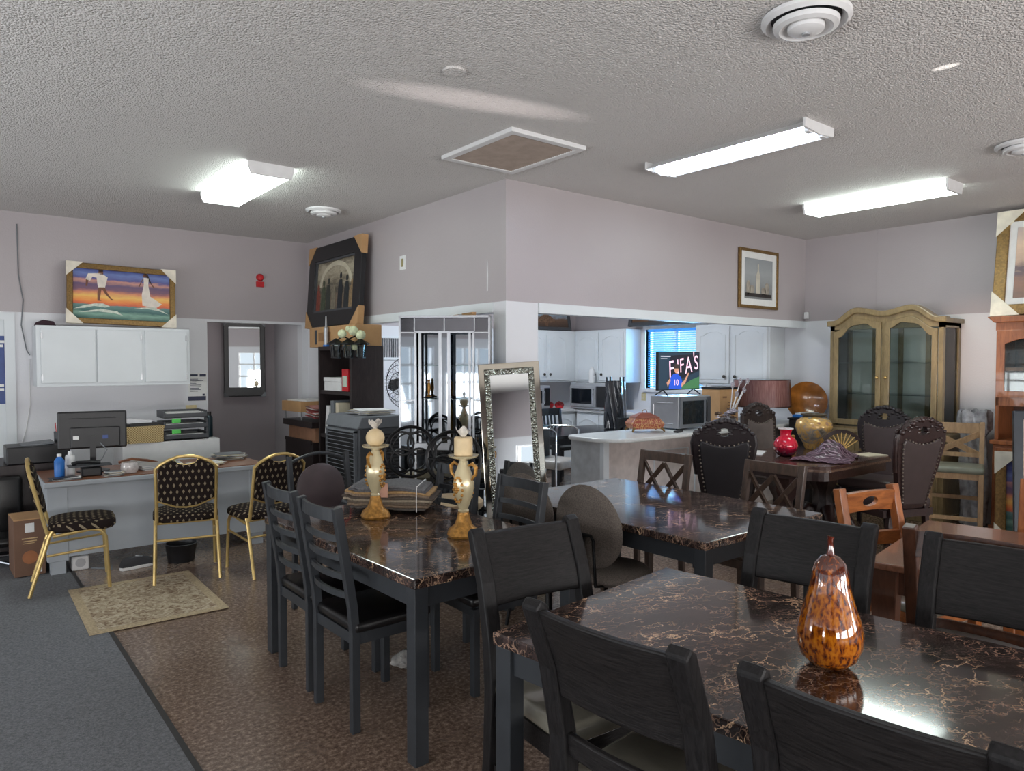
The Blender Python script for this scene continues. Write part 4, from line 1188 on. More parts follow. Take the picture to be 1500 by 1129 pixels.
# three-lantern light fitting set on the bookshelf corner
t = thing('lantern_fitting', (3.20, 6.62, 1.812), R(-30), 'black three lantern light fitting with pale flowers, on bookshelf corner', 'lantern')
MB().tube([(-.12, 0, .03), (-.06, 0, .08), (0, 0, .05), (.06, 0, .08), (.12, 0, .03)], .008).build('bracket', M['blackmetal'], t)
for x in (-.12, .0, .12):
    L_ = MB().lathe([(.008, .055), (.02, .045), (.09, .005), (.09, -.005), (.06, -.008), (.008, -.008)], (x, -.06, 0), 8, ).build('lantern_roof', M['blackmetal'], t, smooth=False)
    b = MB()
    for k in range(6):
        a_ = k * PI / 3
        b.tube([(x + .055 * math.cos(a_), -.06 + .055 * math.sin(a_), 0), (x + .04 * math.cos(a_), -.06 + .04 * math.sin(a_), -.13)], .005, 5)
    b.lathe([(.001, -.14), (.048, -.14), (.048, -.13), (.001, -.13)], (x, -.06, 0), 6)
    b.build('lantern_cage', M['blackmetal'], L_)
    MB().lathe([(.001, -.128), (.034, -.128), (.046, -.01), (.001, -.01)], (x, -.06, 0), 6).build('lantern_glass', M['glass'], L_, smooth=False)
for (x, z, r_) in ((-.06, .10, .045), (.05, .13, .05), (.12, .09, .05), (.06, -.03, .035), (.0, .15, .03)):
    MB().ball((x, -.06, z), r_, 1, .7, 1, 10).build('flower', plain('pale_green_petals', (200, 206, 170), .7, var=.2, vs=40), t)
# evaporative cooler
t = thing('evaporative_cooler', (3.19, 6.27, 0), 0, 'grey evaporative cooler with wide louvred grille, papers on top', 'air cooler')
MB().bb((-.23, -.345, .06), (.23, .345, 1.02)).build('body', M['dkgrey'], t, bev=.012)
MB().prism([(-.25, 1.02), (-.21, 1.13), (.24, 1.13), (.24, 1.02)], .7).build('top_shell', M['midgrey'], t, bev=.01)
MB().bb((-.245, -.30, .34), (-.228, .30, .99)).build('grille_recess', M['black'], t)
b = MB()
for i in range(17): b.box((-.252, 0, .37 + i * .037), (.022, .60, .005), rot=(0, R(25), 0))
b.build('louvers', M['midgrey'], t)
b = MB()
for s in (-1, 1): b.bb((-.262, s * .31, .32), (-.232, s * .29, 1.0))
b.bb((-.262, -.31, .985), (-.232, .31, 1.005)); b.bb((-.262, -.31, .32), (-.232, .31, .34)); b.build('grille_frame', M['midgrey'], t)
b = MB()
for i in range(22): b.bb((-.02, -.352, .28 + i * .032), (.2, -.345, .296 + i * .032))
b.build('side_vent', M['black'], t)
b = MB()
for i in range(5): b.bb((-.12 + i * .03, -.1, 1.131), (-.10 + i * .03, .0, 1.134))
b.build('control_keys', M['dkgrey'], t)
for sx in (-1, 1):
    for sy in (-1, 1): MB().lathe([(.001, 0), (.02, .002), (.03, .03), (.02, .058), (.001, .06)], (sx * .19, sy * .3, 0), 12).build('caster', M['black'], t)
paper_stack((3.24, 6.22, 1.136), .3, .36, 7, 'loose white papers on top of the evaporative cooler', ('paper', 'silver', 'paper2'), fan=18, th=.006, group=None)
# fan
t = thing('pedestal_fan', (3.98, 6.86, 0), face(-.95, -.3), 'black wire cage pedestal fan standing behind the bookshelf', 'fan')
hz = 1.40
b = MB()
for k in range(40):
    a_ = 2 * PI * k / 40
    pts = [(r_ * math.cos(a_), y_, hz + r_ * math.sin(a_)) for r_, y_ in ((.03, .11), (.16, .10), (.25, .06), (.28, 0))]
    b.tube(pts, .0016, 4)
    pts = [(r_ * math.cos(a_), y_, hz + r_ * math.sin(a_)) for r_, y_ in ((.03, -.09), (.16, -.085), (.25, -.05), (.28, 0))]
    b.tube(pts, .0016, 4)
for r_, y_ in ((.28, 0), (.2, .085), (.12, .105), (.2, -.072)): b.tube([(r_ * math.cos(2 * PI * k / 40), y_, hz + r_ * math.sin(2 * PI * k / 40)) for k in range(40)], .004, 5, True)
b.build('cage', M['blackmetal'], t)
b = MB()
for k in range(3):
    a_ = 2 * PI * k / 3
    b.prism([(.03, -.03), (.14, -.1), (.235, -.06), (.24, .03), (.12, .06), (.03, .03)], .004, Matrix.Translation((0, 0, hz)) @ Matrix.Rotation(a_, 4, 'Y') @ Matrix.Rotation(R(22), 4, 'X'))
b.build('blades', M['silver'], t)
MB().lathe([(.001, -.14), (.055, -.14), (.06, -.03), (.03, .03), (.001, .03)], mat=Matrix.Translation((0, -.02, hz)) @ Matrix.Rotation(R(-90), 4, 'X')).build('motor', M['black'], t)
MB().tube([(0, -.1, .03), (0, -.1, hz)], .016).build('pole', M['blackmetal'], t)
MB().lathe([(.001, 0), (.2, 0), (.2, .015), (.03, .04), (.001, .04)], (0, -.1, 0)).build('base', M['black'], t)
# wall plate above, paint scar
t = thing('outlet_plate', (CX, 6.27, 2.62), R(-90), 'small cream outlet plate alone on the upper corner wall', 'outlet')
MB().bb((-.055, -.006, -.07), (.055, 0, .07)).build('plate', M['white'], t, bev=.002)
MB().bb((-.018, -.009, -.04), (.018, -.006, .04)).build('socket', plain('tan_socket', (150, 140, 100), .5), t)
b = MB().prism([(-.006, -.13), (.006, -.13), (.01, .0), (.003, .13), (-.004, .1)], .003, Matrix.Translation((CX - .002, 4.86, 2.36)) @ Matrix.Rotation(R(-90), 4, 'Z'))
struct(b.build('trim_6', M['white']))  # pale scar in the wall paint
# ------------------------------------------------------------------ mirrored display cabinet
A_ = Vector((2.86, 5.02, 0)); B_ = Vector((3.40, 4.53, 0))
W_ = (B_ - A_).length
ang = math.atan2(B_.y - A_.y, B_.x - A_.x)
t = thing('display_cabinet', ((A_.x + B_.x) / 2, (A_.y + B_.y) / 2, 0), ang, 'tall silver mirrored display cabinet with glass shelves before the column', 'cabinet')
hw, dp, HH = W_ / 2, .17, 2.0
MB().bb((-hw, dp - .012, .06), (hw, dp, HH)).build('mirror_back', M['greymirror'], t)
for s in (-1, 1):
    b = MB(); b.bb((s * hw, 0, .0), (s * (hw - .012), dp, HH)); b.build('side_panel', M['silver'], t)
    MB().bb((s * (hw - .012), -.006, .1), (s * (hw - .125), .0, HH - .02)).build('mirrored_stile', M['greymirror'], t, bev=.003)
    MB().bb((s * hw, -.014, .0), (s * (hw - .014), -.0, HH)).build('edge_strip', M['silver'], t)
    MB().bb((s * (hw - .125), -.014, .06), (s * (hw - .14), .004, HH - .13)).build('edge_strip', M['silver'], t)
    for z in (.62, 1.32, HH - .14): MB().bb((s * (hw - .014), -.012, z), (s * (hw - .125), -.006, z + .008)).build('stile_joint', M['silver'], t)
MB().bb((-hw, -.014, HH - .018), (hw, dp, HH)).build('top_cap', M['silver'], t)
MB().bb((-hw + .014, -.006, HH - .125), (hw - .014, .0, HH - .02)).build('mirrored_header', M['greymirror'], t, bev=.003)
for x in (-hw + .125, 0, hw - .125): MB().bb((x - .004, -.011, HH - .125), (x + .004, -.006, HH - .018)).build('header_joint', M['silver'], t)
MB().bb((-hw + .125, -.014, HH - .14), (hw - .125, .004, HH - .125)).build('edge_strip', M['silver'], t)
b = MB()
for x in (-.035, .035): b.bb((x - .012, -.01, .98), (x + .012, .008, HH - .14))
b.build('door_stiles', M['silver'], t)
MB().bb((-.023, 0, .98), (.023, .006, HH - .14)).build('center_mirror', M['greymirror'], t)
for x in (-hw + .165, hw - .165): MB().bb((x - .01, .01, .98), (x + .01, .02, HH - .14)).build('inner_post', M['silver'], t)
for z in (1.33, 1.6): MB().bb((-hw + .02, .01, z), (hw - .02, dp - .015, z + .006)).build('glass_shelf', M['glass'], t)
MB().bb((-hw + .12, -.03, .93), (hw - .12, dp - .02, .985)).build('waist_ledge', M['silver'], t, bev=.004)
MB().bb((-hw + .14, -.004, .1), (hw - .14, .0, .92)).build('lower_mirror_panel', plain('smoked_mirror', (120, 124, 128), .06, .95), t)
MB().bb((-hw, -.01, 0), (hw, dp, .06)).build('plinth', M['silver'], t)
for (x, z, n_) in ((-.14, 1.336, .16), (.0, 1.0, .30), (.02, 1.336, .14)):
    g_ = thing('gold_figurine', (t.location.x + math.cos(ang) * x - math.sin(ang) * .08, t.location.y + math.sin(ang) * x + math.cos(ang) * .08, z + .002 if z > 1.1 else .987), 0, {(-.14): 'small gold figurine on the upper glass shelf, left side', .0: 'taller gold figurine on the bottom ledge inside the mirrored cabinet', .02: 'small gold figurine on the upper glass shelf, middle'}[x], 'figurine', 'gold figurines in the mirrored cabinet')
    MB().lathe([(.001, 0), (.025, 0), (.025, .012), (.008, .03), (.016, n_ * .5), (.012, n_ * .75), (.006, n_ * .8), (.012, n_ * .9), (.001, n_)], (0, 0, 0), 12).build('figure', M['ornate_gold'], g_)
    MB().box((0, 0, .006), (.06, .05, .012)).build('base', M['black'], g_)
# brown framed board standing behind the cabinet top
t = thing('wrapped_picture', (3.53, 5.12, 0), face(-.9, .2), 'tall wrapped picture with tan cardboard corner behind the mirrored cabinet', 'picture')
MB().bb((-.28, -.012, 0), (.28, .012, 2.04)).build('board', M['midgrey'], t)
for s in (-1, 1):
    b = MB(); b.prism([(s * .285, 2.045), (s * .05, 2.045), (s * .285, 1.87)] if s < 0 else [(s * .285, 2.045), (s * .285, 1.87), (s * .05, 2.045)], .034); b.build('corner_protector', M['card'], t)
# ------------------------------------------------------------------ leaning rhinestone mirror
A_ = Vector((3.135, 4.285, 0)); B_ = Vector((3.48, 4.01, 0))
ang = math.atan2(B_.y - A_.y, B_.x - A_.x); W_ = (B_ - A_).length
t = thing('leaning_mirror', ((A_.x + B_.x) / 2 - .05, (A_.y + B_.y) / 2 - .19, 0), ang, 'full length mirror framed in glittering crushed stones, leaning by the column', 'mirror')
t.rotation_euler = (R(-6), R(-3.6), ang)
hw, HH = W_ / 2 + .005, 1.635
def rr(a, za, zb): return [(-a, za), (a, za), (a, zb), (-a, zb)]
MB().ring(rr(hw, .0, HH), rr(hw - .045, .045, HH - .045), .03).build('outer_mirrored_edge', M['warmmirror'], t, bev=.004)
k = NT('crushed_stone_glitter'); v_ = k.coord(); vo = k.n('TexVoronoi'); vo.inputs['Scale'].default_value = 85; k.l(v_, vo.inputs['Vector'])
k.set(Base_Color=k.ramp(vo.outputs['Color'], [(.2, srgb((96, 96, 88))), (.5, srgb((190, 192, 176))), (.8, srgb((238, 240, 226)))]), Roughness=.16, Metallic=.75)
k.bump(vo.outputs['Distance'], 1.0, .02)
MB().ring(rr(hw - .045, .045, HH - .045), rr(hw - .085, .085, HH - .085), .036).build('rhinestone_band', k.m, t)
MB().bb((-hw + .085, -.004, .085), (hw - .085, .004, HH - .085)).build('mirror_glass', M['mirror'], t)
# ------------------------------------------------------------------ iron counter stools with circle backs
def iron_stool(loc, rz, label):
    t = thing('iron_counter_stool', loc, rz, label, 'stool', 'black iron stools with circle backs')
    m = Matrix.Translation((0, -.2, .99)) @ Matrix.Rotation(R(-6), 4, 'X')
    def C_(cx, cz, r, n=28): return [m @ Vector((x, 0, z)) for x, z in circ(cx, cz, r, None, n)]
    MB().tube(C_(0, 0, .178), .012, 8, True).build('back_ring', M['blackmetal'], t)
    b = MB()
    for k in range(4):
        a_ = k * PI / 2 + PI / 4
        b.tube(C_(.085 * math.cos(a_), .085 * math.sin(a_), .082, 20), .008, 6, True)
    b.tube(C_(0, 0, .135), .006, 6, True)
    for k in range(4):
        a_ = k * PI / 2
        b.tube([m @ Vector((.05 * math.cos(a_), 0, .05 * math.sin(a_))), m @ Vector((.174 * math.cos(a_), 0, .174 * math.sin(a_)))], .007, 6)
    b.build('back_scrollwork', M['blackmetal'], t)
    MB().lathe([(.001, .62), (.19, .62), (.205, .64), (.205, .67), (.18, .69), (.001, .7)], (0, 0, 0), 28).build('seat', plain('beige_leather_seat', (206, 182, 146), .5), t)
    for s in (-1, 1):
        MB().tube([(s * .15, -.19, .82), (s * .15, -.17, .62), (s * .19, -.22, 0)], .013).build('leg', M['blackmetal'], t)
        MB().tube([(s * .14, .14, .62), (s * .19, .22, 0)], .013).build('leg', M['blackmetal'], t)
    MB().tube([(x, y, .25) for x, y in circ(0, 0, .22, None, 24)], .008, 6, True).build('foot_ring', M['blackmetal'], t)
    return t
st = iron_stool((2.70, 4.60, 0), face(.45, .89), 'black iron circle back counter stool nearer the evaporative cooler')
dup(st, (2.76, 4.10, 0), face(.56, .83), 'black iron circle back counter stool before the leaning mirror')
# ------------------------------------------------------------------ things on the candle table
TZ = .766
def candle_holder(loc, rz, label, ball=True, group='ornate candle holders'):
    t = thing('candle_holder', loc, rz, label, 'candle holder', group)
    n4 = lambda a, z: 1 + .10 * abs(math.cos(2 * a)) ** 3 + .02 * math.sin(9 * a + z * 90)
    MB().lathe([(.001, 0), (.075, 0), (.08, .012), (.07, .035), (.045, .055), (.034, .085), (.026, .12), (.001, .12)], (0, 0, 0), 32, wob=n4).build('relief_base', M['ornate_gold'], t)
    MB().lathe([(.001, .12), (.024, .12), (.028, .128), (.022, .135), (.036, .17), (.05, .22), (.052, .26), (.042, .31), (.028, .35), (.02, .372), (.001, .372)], (0, 0, 0), 28).build('vase_body', M['ivory'], t)
    for s in (-1, 1):
        MB().tube([(s * .03, 0, .35), (s * .055, 0, .362), (s * .075, 0, .345), (s * .072, 0, .31), (s * .058, 0, .295), (s * .05, 0, .28)], [.006, .009, .01, .009, .007, .005], 8).build('scroll_handle', M['ornate_gold'], t)
        a_ = s * R(90)
        b = MB()
        for q in range(14):
            u = 2 * PI * q / 14
            b.ball((.046 * math.cos(a_ - .0) + .026 * math.cos(u) * -math.sin(a_), .046 * math.sin(a_) + .026 * math.cos(u) * math.cos(a_) * 0 , .235 + .06 * math.sin(u)), .008, 1, 1, 1, 6)
        for q in range(5): b.ball((random.uniform(-.012, .012), .05 * s, .235 + random.uniform(-.03, .03)), .011, 1, 1, 1, 6)
        b.build('flower_relief', M['ornate_gold'], t)
    MB().lathe([(.001, .372), (.02, .372), (.03, .38), (.07, .392), (.076, .402), (.07, .402), (.03, .39), (.001, .39)], (0, 0, 0), 28, wob=lambda a, z: 1 + .06 * math.sin(5 * a) * (z > .385)).build('drip_dish', M['ivory'], t)
    b = MB()
    if ball: b.ball((0, 0, .442), .052, 1, 1, 1, 20)
    else: b.lathe([(.001, .392), (.044, .392), (.046, .40), (.046, .485), (.04, .492), (.001, .488)], (0, 0, 0), 24)
    b.build('candle', M['cream'], t)
    def wr(u, v):
        a2 = u * 2 * PI; r_ = .008 + .04 * v
        z = (.49 if ball else .487) + .045 * v + .012 * math.sin(a2 * 4) * v
        return (r_ * math.cos(a2) * (1.1 if ball else .9), r_ * math.sin(a2) * .6, z)
    MB().grid(wr, 24, 4).build('wrapper_frill', plain('crinkled_cellophane', (214, 208, 198), .2, var=.2, vs=60, coat=.8), t)
    return t
candle_holder((1.875, 3.56, TZ), R(30), 'ivory and gold candle holder with a round candle, beside the folded rugs', True)
candle_holder((2.01, 2.90, TZ), R(110), 'ivory and gold candle holder with a square candle, nearer the viewer', False)
# folded rugs tied with string
t = thing('folded_rugs', (2.06, 3.70, TZ + .008), R(-42), 'stack of folded grey and brown rugs tied with string', 'rugs')
for i in range(9):
    col = ((84, 78, 74), (128, 110, 92), (104, 92, 80), (150, 138, 120), (86, 76, 68), (134, 116, 98), (170, 138, 96), (98, 96, 98), (112, 112, 114))[i]
    L_, z = .26 - .012 * abs(i - 4) + .01 * math.sin(i * 2.3), .014 + i * .0145
    def fn(u, v, i=i, L_=L_, z=z):
        return (-L_ + 2 * L_ * u + random.uniform(-.003, .003), -.14 + .28 * v, z + .006 * math.sin(u * 7 + i * .4) + .012 * math.sin(u * 3.1 + .3) + (.010 if u < .1 else 0))
    MB().grid(fn, 20, 6).build('rug_fold', plain('rug_weave_%d' % i, col, .95, var=.25, vs=80, bump=.5, bs=200), t, solid=.012)
for x in (-.08, .17):
    MB().tube([(x, -.15, .004), (x, -.15, .1), (x, -.142, .147), (x, .142, .147), (x, .15, .1), (x, .15, .004)], .0025, 6).build('string', M['white'], t)
b = MB().bb((-.04, -.165, .09), (.01, -.158, .17)); b.build('price_tag', plain('pink_tag', (206, 160, 140), .7), t)

# crumpled clear plastic under the candle table
random.seed(21)
def crump(u, v):
    a_ = u * 2 * PI
    r_ = .012 + .06 * math.sin(PI * v) * (1 + .35 * math.sin(5 * a_ + 9 * v) + random.uniform(-.2, .2))
    return (r_ * math.cos(a_), r_ * math.sin(a_) * .8, .004 + .10 * v)
o = MB().grid(crump, 24, 10).build('plastic_bag', plain('crumpled_clear_plastic', (178, 176, 172), .12, var=.4, vs=40, coat=.8)); o.location = (1.90, 3.28, 0)
tag(o, 'crumpled clear plastic bag on the floor under the candle table', 'bag')
# ------------------------------------------------------------------ ornate dining set
def chamfer(w, l, c, n=5):
    # serpentine clipped corners, outline in XZ plane
    pts = []
    for (sx, sz, order) in ((1, -1, 0), (1, 1, 1), (-1, 1, 0), (-1, -1, 1)):
        a = (sx * w, sz * (l - c)); b = (sx * (w - c), sz * l)
        seg = [lerp(a, b, i / n) for i in range(n + 1)]
        seg = [(x - sx * .012 * math.sin(PI * i / n * 2), z - sz * .012 * math.sin(PI * i / n * 2)) for i, (x, z) in enumerate(seg)]
        if order == 0: seg = seg[::-1] if sx * sz < 0 else seg
        pts.append(seg)
    # counter-clockwise walk: right-bottom, right-top, left-top, left-bottom
    rb, rt, lt, lb = pts
    def ordered(seg, first): return seg if (Vector(seg[0]) - Vector(first)).length < (Vector(seg[-1]) - Vector(first)).length else seg[::-1]
    return ordered(rb, (w - c, -l)) + ordered(rt, (w, l - c)) + ordered(lt, (-w + c, l)) + ordered(lb, (-w, -l + c))
flat = Matrix.Rotation(R(-90), 4, 'X')
t = thing('carved_dining_table', (6.16, 3.42, 0), 0, 'carved dark mahogany dining table carrying the red vase and purple cloth', 'table')
MB().prism(chamfer(.69, .52, .16), .035, Matrix.Translation((0, 0, .763)) @ flat).build('table_top', M['ornatetop'], t, bev=.008)
MB().prism(chamfer(.665, .495, .155), .09, Matrix.Translation((0, 0, .70)) @ flat).build('apron', M['carved'], t)
MB().ring(chamfer(.697, .527, .16), chamfer(.66, .49, .155), .018, Matrix.Translation((0, 0, .744)) @ flat).build('gadrooned_edge', plain('worn_carved_edge', (104, 80, 66), .3, var=.4, vs=60, bump=.8, bs=90), t)
for s in (-1, 1):
    x = s * .34
    p = MB().lathe([(.001, .13), (.11, .13), (.13, .2), (.09, .3), (.07, .4), (.12, .5), (.14, .58), (.16, .66), (.001, .66)], (x, 0, 0), 16, wob=lambda a, z: 1 + .06 * math.cos(8 * a)).build('pedestal', M['carved'], t)
    for k in range(4):
        a_ = PI / 4 + k * PI / 2
        ca, sa = math.cos(a_), math.sin(a_)
        MB().tube([(x + ca * r_, sa * r_, z) for r_, z in ((.06, .22), (.14, .26), (.22, .16), (.28, .06), (.33, .045), (.35, .06))], [.06, .06, .045, .032, .035, .02], 10).build('scroll_foot', M['carved'], p)
def star(poly, c, n):
    # resample a star-shaped outline by angle round c
    out = []
    for i in range(n):
        a_ = 2 * PI * i / n
        dx, dz = math.cos(a_), math.sin(a_)
        best = 0
        for j in range(len(poly)):
            (x1, z1), (x2, z2) = poly[j], poly[(j + 1) % len(poly)]
            x1 -= c[0]; x2 -= c[0]; z1 -= c[1]; z2 -= c[1]
            ex, ez = x2 - x1, z2 - z1
            den = dx * ez - dz * ex
            if abs(den) < 1e-9: continue
            tt = (x1 * ez - z1 * ex) / den; u = (x1 * dz - z1 * dx) / den
            if tt > 0 and -1e-6 <= u <= 1 + 1e-6: best = max(best, tt)
        out.append((c[0] + dx * best, c[1] + dz * best))
    return out
def carved_chair(loc, rz, label, leather, wood_):
    t = thing('carved_chair', loc, rz, label, 'chair', 'carved high back chairs round the mahogany table')
    half = [(x * .9, z) for x, z in ((.15, .44), (.17, .55), (.22, .75), (.25, .9), (.262, 1.0), (.25, 1.06), (.215, 1.09), (.19, 1.12), (.13, 1.165), (.07, 1.185), (0, 1.20))]
    outl = half + [(-x, z) for x, z in half[::-1][1:]]
    m = Matrix(((1, 0, 0, 0), (0, 1, -.16, -.23 + .16 * .44), (0, 0, 1, 0), (0, 0, 0, 1)))
    c = (0, 1.085)
    hole = [(c[0] + .042 * math.cos(2 * PI * i / 56) * (1 + .15 * math.cos(6 * PI * i / 28)), c[1] + .032 * math.sin(2 * PI * i / 56)) for i in range(56)]
    MB().ring(star(outl, c, 56), hole, .05, m).build('back_frame', wood_, t, bev=.008)
    ph = [(x * .9, z) for x, z in ((.125, .47), (.14, .56), (.18, .75), (.205, .9), (.212, .98), (.195, 1.02), (.15, 1.01), (.08, .985), (0, .975))]
    pan = ph + [(-x, z) for x, z in ph[::-1][1:]]
    MB().prism(pan, .075, m).build('leather_panel', leather, t, bev=.015)
    b = MB()
    path = ph + [(-x, z) for x, z in ph[::-1][1:]]
    pts = []
    for i in range(len(path) - 1):
        L_ = math.dist(path[i], path[i + 1]); k = max(1, int(L_ / .03))
        for j in range(k): pts.append(lerp(path[i], path[i + 1], j / k))
    for (x, z) in pts:
        for y in (-.038, .038): b.ball(m @ Vector((x * 1.0, y, z)), .0075, 1, 1, 1, 6)
    b.build('nailhead_trim', M['stud'], t)
    b = MB()
    for i in range(15):
        u = -1 + 2 * i / 14
        x = .21 * u; z = 1.075 + .10 * (1 - abs(u) ** 2.2)
        for y in (-.026, .026): b.ball(m @ Vector((x, y, z)), .020 + .006 * math.cos(i * 2.1), 1, .7, .9, 8)
    for s in (-1, 1):
        for q in range(5):
            a_ = q * .9
            for y in (-.026, .026): b.ball(m @ Vector((s * (.09 + .05 * math.cos(a_)), y, 1.085 + .035 * math.sin(a_))), .015, 1.3, .7, .8, 7)
        b.tube([m @ Vector((s * x, 0, z)) for x, z in half[2:6]], .02, 8)
    b.build('crest_carving', wood_, t)
    MB().box((0, .02, .47), (.50, .48, .10), bev=.04, seg=4).build('seat', leather, t, smooth=True)
    MB().prism([(-.26, .36), (-.2, .33), (0, .35), (.2, .33), (.26, .36), (.26, .43), (-.26, .43)], .03, Matrix.Translation((0, .24, 0))).bb((-.25, -.22, .37), (-.22, .24, .43)).bb((.22, -.22, .37), (.25, .24, .43)).bb((-.2, -.24, .37), (.2, -.2, .43)).build('seat_rail', wood_, t)
    for s in (-1, 1):
        MB().tube([(s * .23, .22, .42), (s * .25, .25, .32), (s * .235, .235, .18), (s * .225, .225, .07), (s * .24, .25, .02), (s * .24, .26, .005)], [.045, .05, .03, .022, .03, .025], 10).build('leg', wood_, t)
        MB().sweep([(s * .17, -.21, .46), (s * .19, -.21, .3), (s * .21, -.28, 0)], .04, .045).build('leg', wood_, t, bev=.004)
    return t
blackwood = plain('ebonised_carving', (34, 27, 30), .32, var=.2, vs=30, bump=.3, bs=60)
carved_chair((4.99, 3.52, 0), face(.80, .72), 'black carved high back chair with its back to the viewer, beside the peninsula', M['blackleather'], blackwood)
carved_chair((6.83, 4.05, 0), face(-.2, -1), 'taupe carved high back chair facing the viewer beyond the red vase', plain('taupe_leather', (112, 102, 98), .35, bump=.1, bs=120), plain('dark_grey_carving', (60, 50, 48), .32, var=.3, vs=30, bump=.4, bs=60))
carved_chair((7.10, 3.24, 0), face(-1, -.12), 'dark carved high back chair directly before the gold china cabinet', M['leather'], blackwood)
carved_chair((6.24, 2.72, 0), face(.38, .925), 'reddish mahogany carved chair angled at the near side of the table', M['leather'], M['carved'])
# on the table
Z = .781
t = thing('red_vase', (5.97, 3.50, Z), 0, 'round red glass vase with a white lip on the mahogany table', 'vase')
k = NT('red_to_plum_glass'); v_ = k.coord(); sx = k.n('SeparateXYZ'); k.l(v_, sx.inputs[0])
nz = k.noise(v_, 40, 3)
f = k.math('ADD', k.math('MULTIPLY', sx.outputs['Z'], 6.0), k.math('MULTIPLY', nz.outputs['Fac'], .9))
k.set(Base_Color=k.ramp(f, [(.55, srgb((72, 14, 40))), (.95, srgb((150, 10, 44))), (1.3, srgb((214, 16, 54)))]), Roughness=.08, Coat_Weight=.8)
k.t.nodes['Color Ramp'].color_ramp.elements[2].position = 1.0
MB().lathe([(.001, 0), (.05, 0), (.075, .015), (.10, .055), (.107, .095), (.1, .13), (.075, .165), (.05, .182), (.046, .2), (.05, .225), (.06, .245)], (0, 0, 0), 32).build('body', k.m, t)
MB().lathe([(.06, .243), (.066, .246), (.066, .252), (.056, .252), (.046, .225), (.042, .2), (.04, .2), (.044, .225), (.054, .243)], (0, 0, 0), 32).build('lip', M['white'], t)
b = MB().box((5.93, 3.83, Z + .004), (.34, .24, .006), rz=R(25)); tag(b.build('paper_sheet', M['paper']), 'white paper sheet lying on the mahogany table left of the vase', 'paper')
b = MB().box((6.62, 3.06, Z + .004), (.26, .2, .006), rz=R(-15)); tag(b.build('paper_sheet', M['paper2']), 'pale leaflet on the mahogany table behind the angled mahogany chair', 'paper')
t = thing('ginger_jar', (6.68, 3.62, Z), 0, 'large gold and grey patterned jar with wide mouth beside a fan', 'vase')
k = NT('gold_grey_mottled_glaze'); v_ = k.coord((1, 1, 1)); n1 = k.noise(v_, 7, 4, .6, 1.5)
k.set(Base_Color=k.ramp(n1.outputs['Fac'], [(.34, srgb((96, 92, 84))), (.44, srgb((150, 144, 132))), (.5, srgb((196, 156, 92))), (.58, srgb((224, 184, 106))), (.64, srgb((176, 130, 100))), (.72, srgb((150, 142, 130)))]), Roughness=.25, Metallic=.15, Coat_Weight=.5)
MB().lathe([(.001, 0), (.075, 0), (.085, .012), (.1, .06), (.15, .15), (.175, .22), (.16, .275), (.11, .315), (.09, .325)], (0, 0, 0), 32).build('body', k.m, t)
MB().lathe([(.09, .322), (.12, .332), (.122, .345), (.085, .345), (.08, .33)], (0, 0, 0), 32).build('rim', plain('dark_bronze', (92, 84, 66), .35, .5), t)
t = thing('fan_ornament', (6.60, 3.30, Z), R(-50), 'small gold folding fan ornament with dark edge before the large jar', 'ornament')
b = MB()
for i in range(9):
    a_ = R(35 + 110 * i / 8)
    b.tube([(0, .002 * i, .02), (.17 * math.cos(a_), .002 * i, .02 + .17 * math.sin(a_))], .005, 6)
b.build('fan_ribs', plain('pale_gold', (226, 190, 120), .35, .4), t)
a0, a1 = R(32), R(148)
MB().ring(circ(0, .02, .2, .2, 20, a0, a1, False) , circ(0, .02, .16, .16, 20, a0, a1, False), .012, Matrix.Translation((0, .01, 0))).build('fan_edge', M['carved'], t) if False else MB().sweep([(.18 * math.cos(a0 + (a1 - a0) * i / 16), .01, .02 + .18 * math.sin(a0 + (a1 - a0) * i / 16)) for i in range(17)], .012, .035, side=(0, 1, 0)).build('fan_edge', M['carved'], t)
MB().box((0, .01, .012), (.1, .05, .024), bev=.005).build('stand', M['ornate_gold'], t)
t = thing('figurine', (6.30, 3.62, Z), 0, 'little aged gold figurine at the left foot of the large jar', 'figurine')
MB().lathe([(.001, 0), (.03, 0), (.03, .01), (.018, .025), (.03, .05), (.035, .08), (.02, .11), (.012, .125), (.02, .14), (.02, .155), (.001, .165)], (0, 0, 0), 14, wob=lambda a, z: 1 + .15 * math.sin(3 * a + z * 60)).build('figure', M['ornate_gold'], t)
k = NT('purple_striped_satin'); v_ = k.coord(); wv = k.n('TexWave'); wv.inputs['Scale'].default_value = 13; wv.inputs['Distortion'].default_value = 9; wv.inputs['Detail'].default_value = 2; k.l(v_, wv.inputs['Vector'])
k.set(Base_Color=k.ramp(wv.outputs['Fac'], [(.3, srgb((54, 24, 44))), (.7, srgb((86, 50, 74))), (.97, srgb((160, 136, 150)))]), Roughness=.35)
def cl(u, v):
    a_ = u * 2 - 1; c_ = v * 2 - 1
    h = .11 * math.exp(-(a_ * 1.3 - .35) ** 2 * 2.2 - (c_ * 1.1 - .1) ** 2 * 2.5)
    return (.36 * a_ + .015 * math.sin(9 * c_ + 2), .20 * c_ * (1 - .25 * a_) + .02 * math.sin(8 * a_), .008 + h + .016 * (1 + math.sin(26 * a_ + 4 * c_)) * (.25 + 9 * h))
o = MB().grid(cl, 60, 24).build('purple_cloth', k.m, None, solid=.004)
o.location = (6.12, 3.16, Z); o.rotation_euler = (0, 0, R(12))
tag(o, 'crumpled purple and silver striped cloth bunched on the mahogany table', 'cloth')

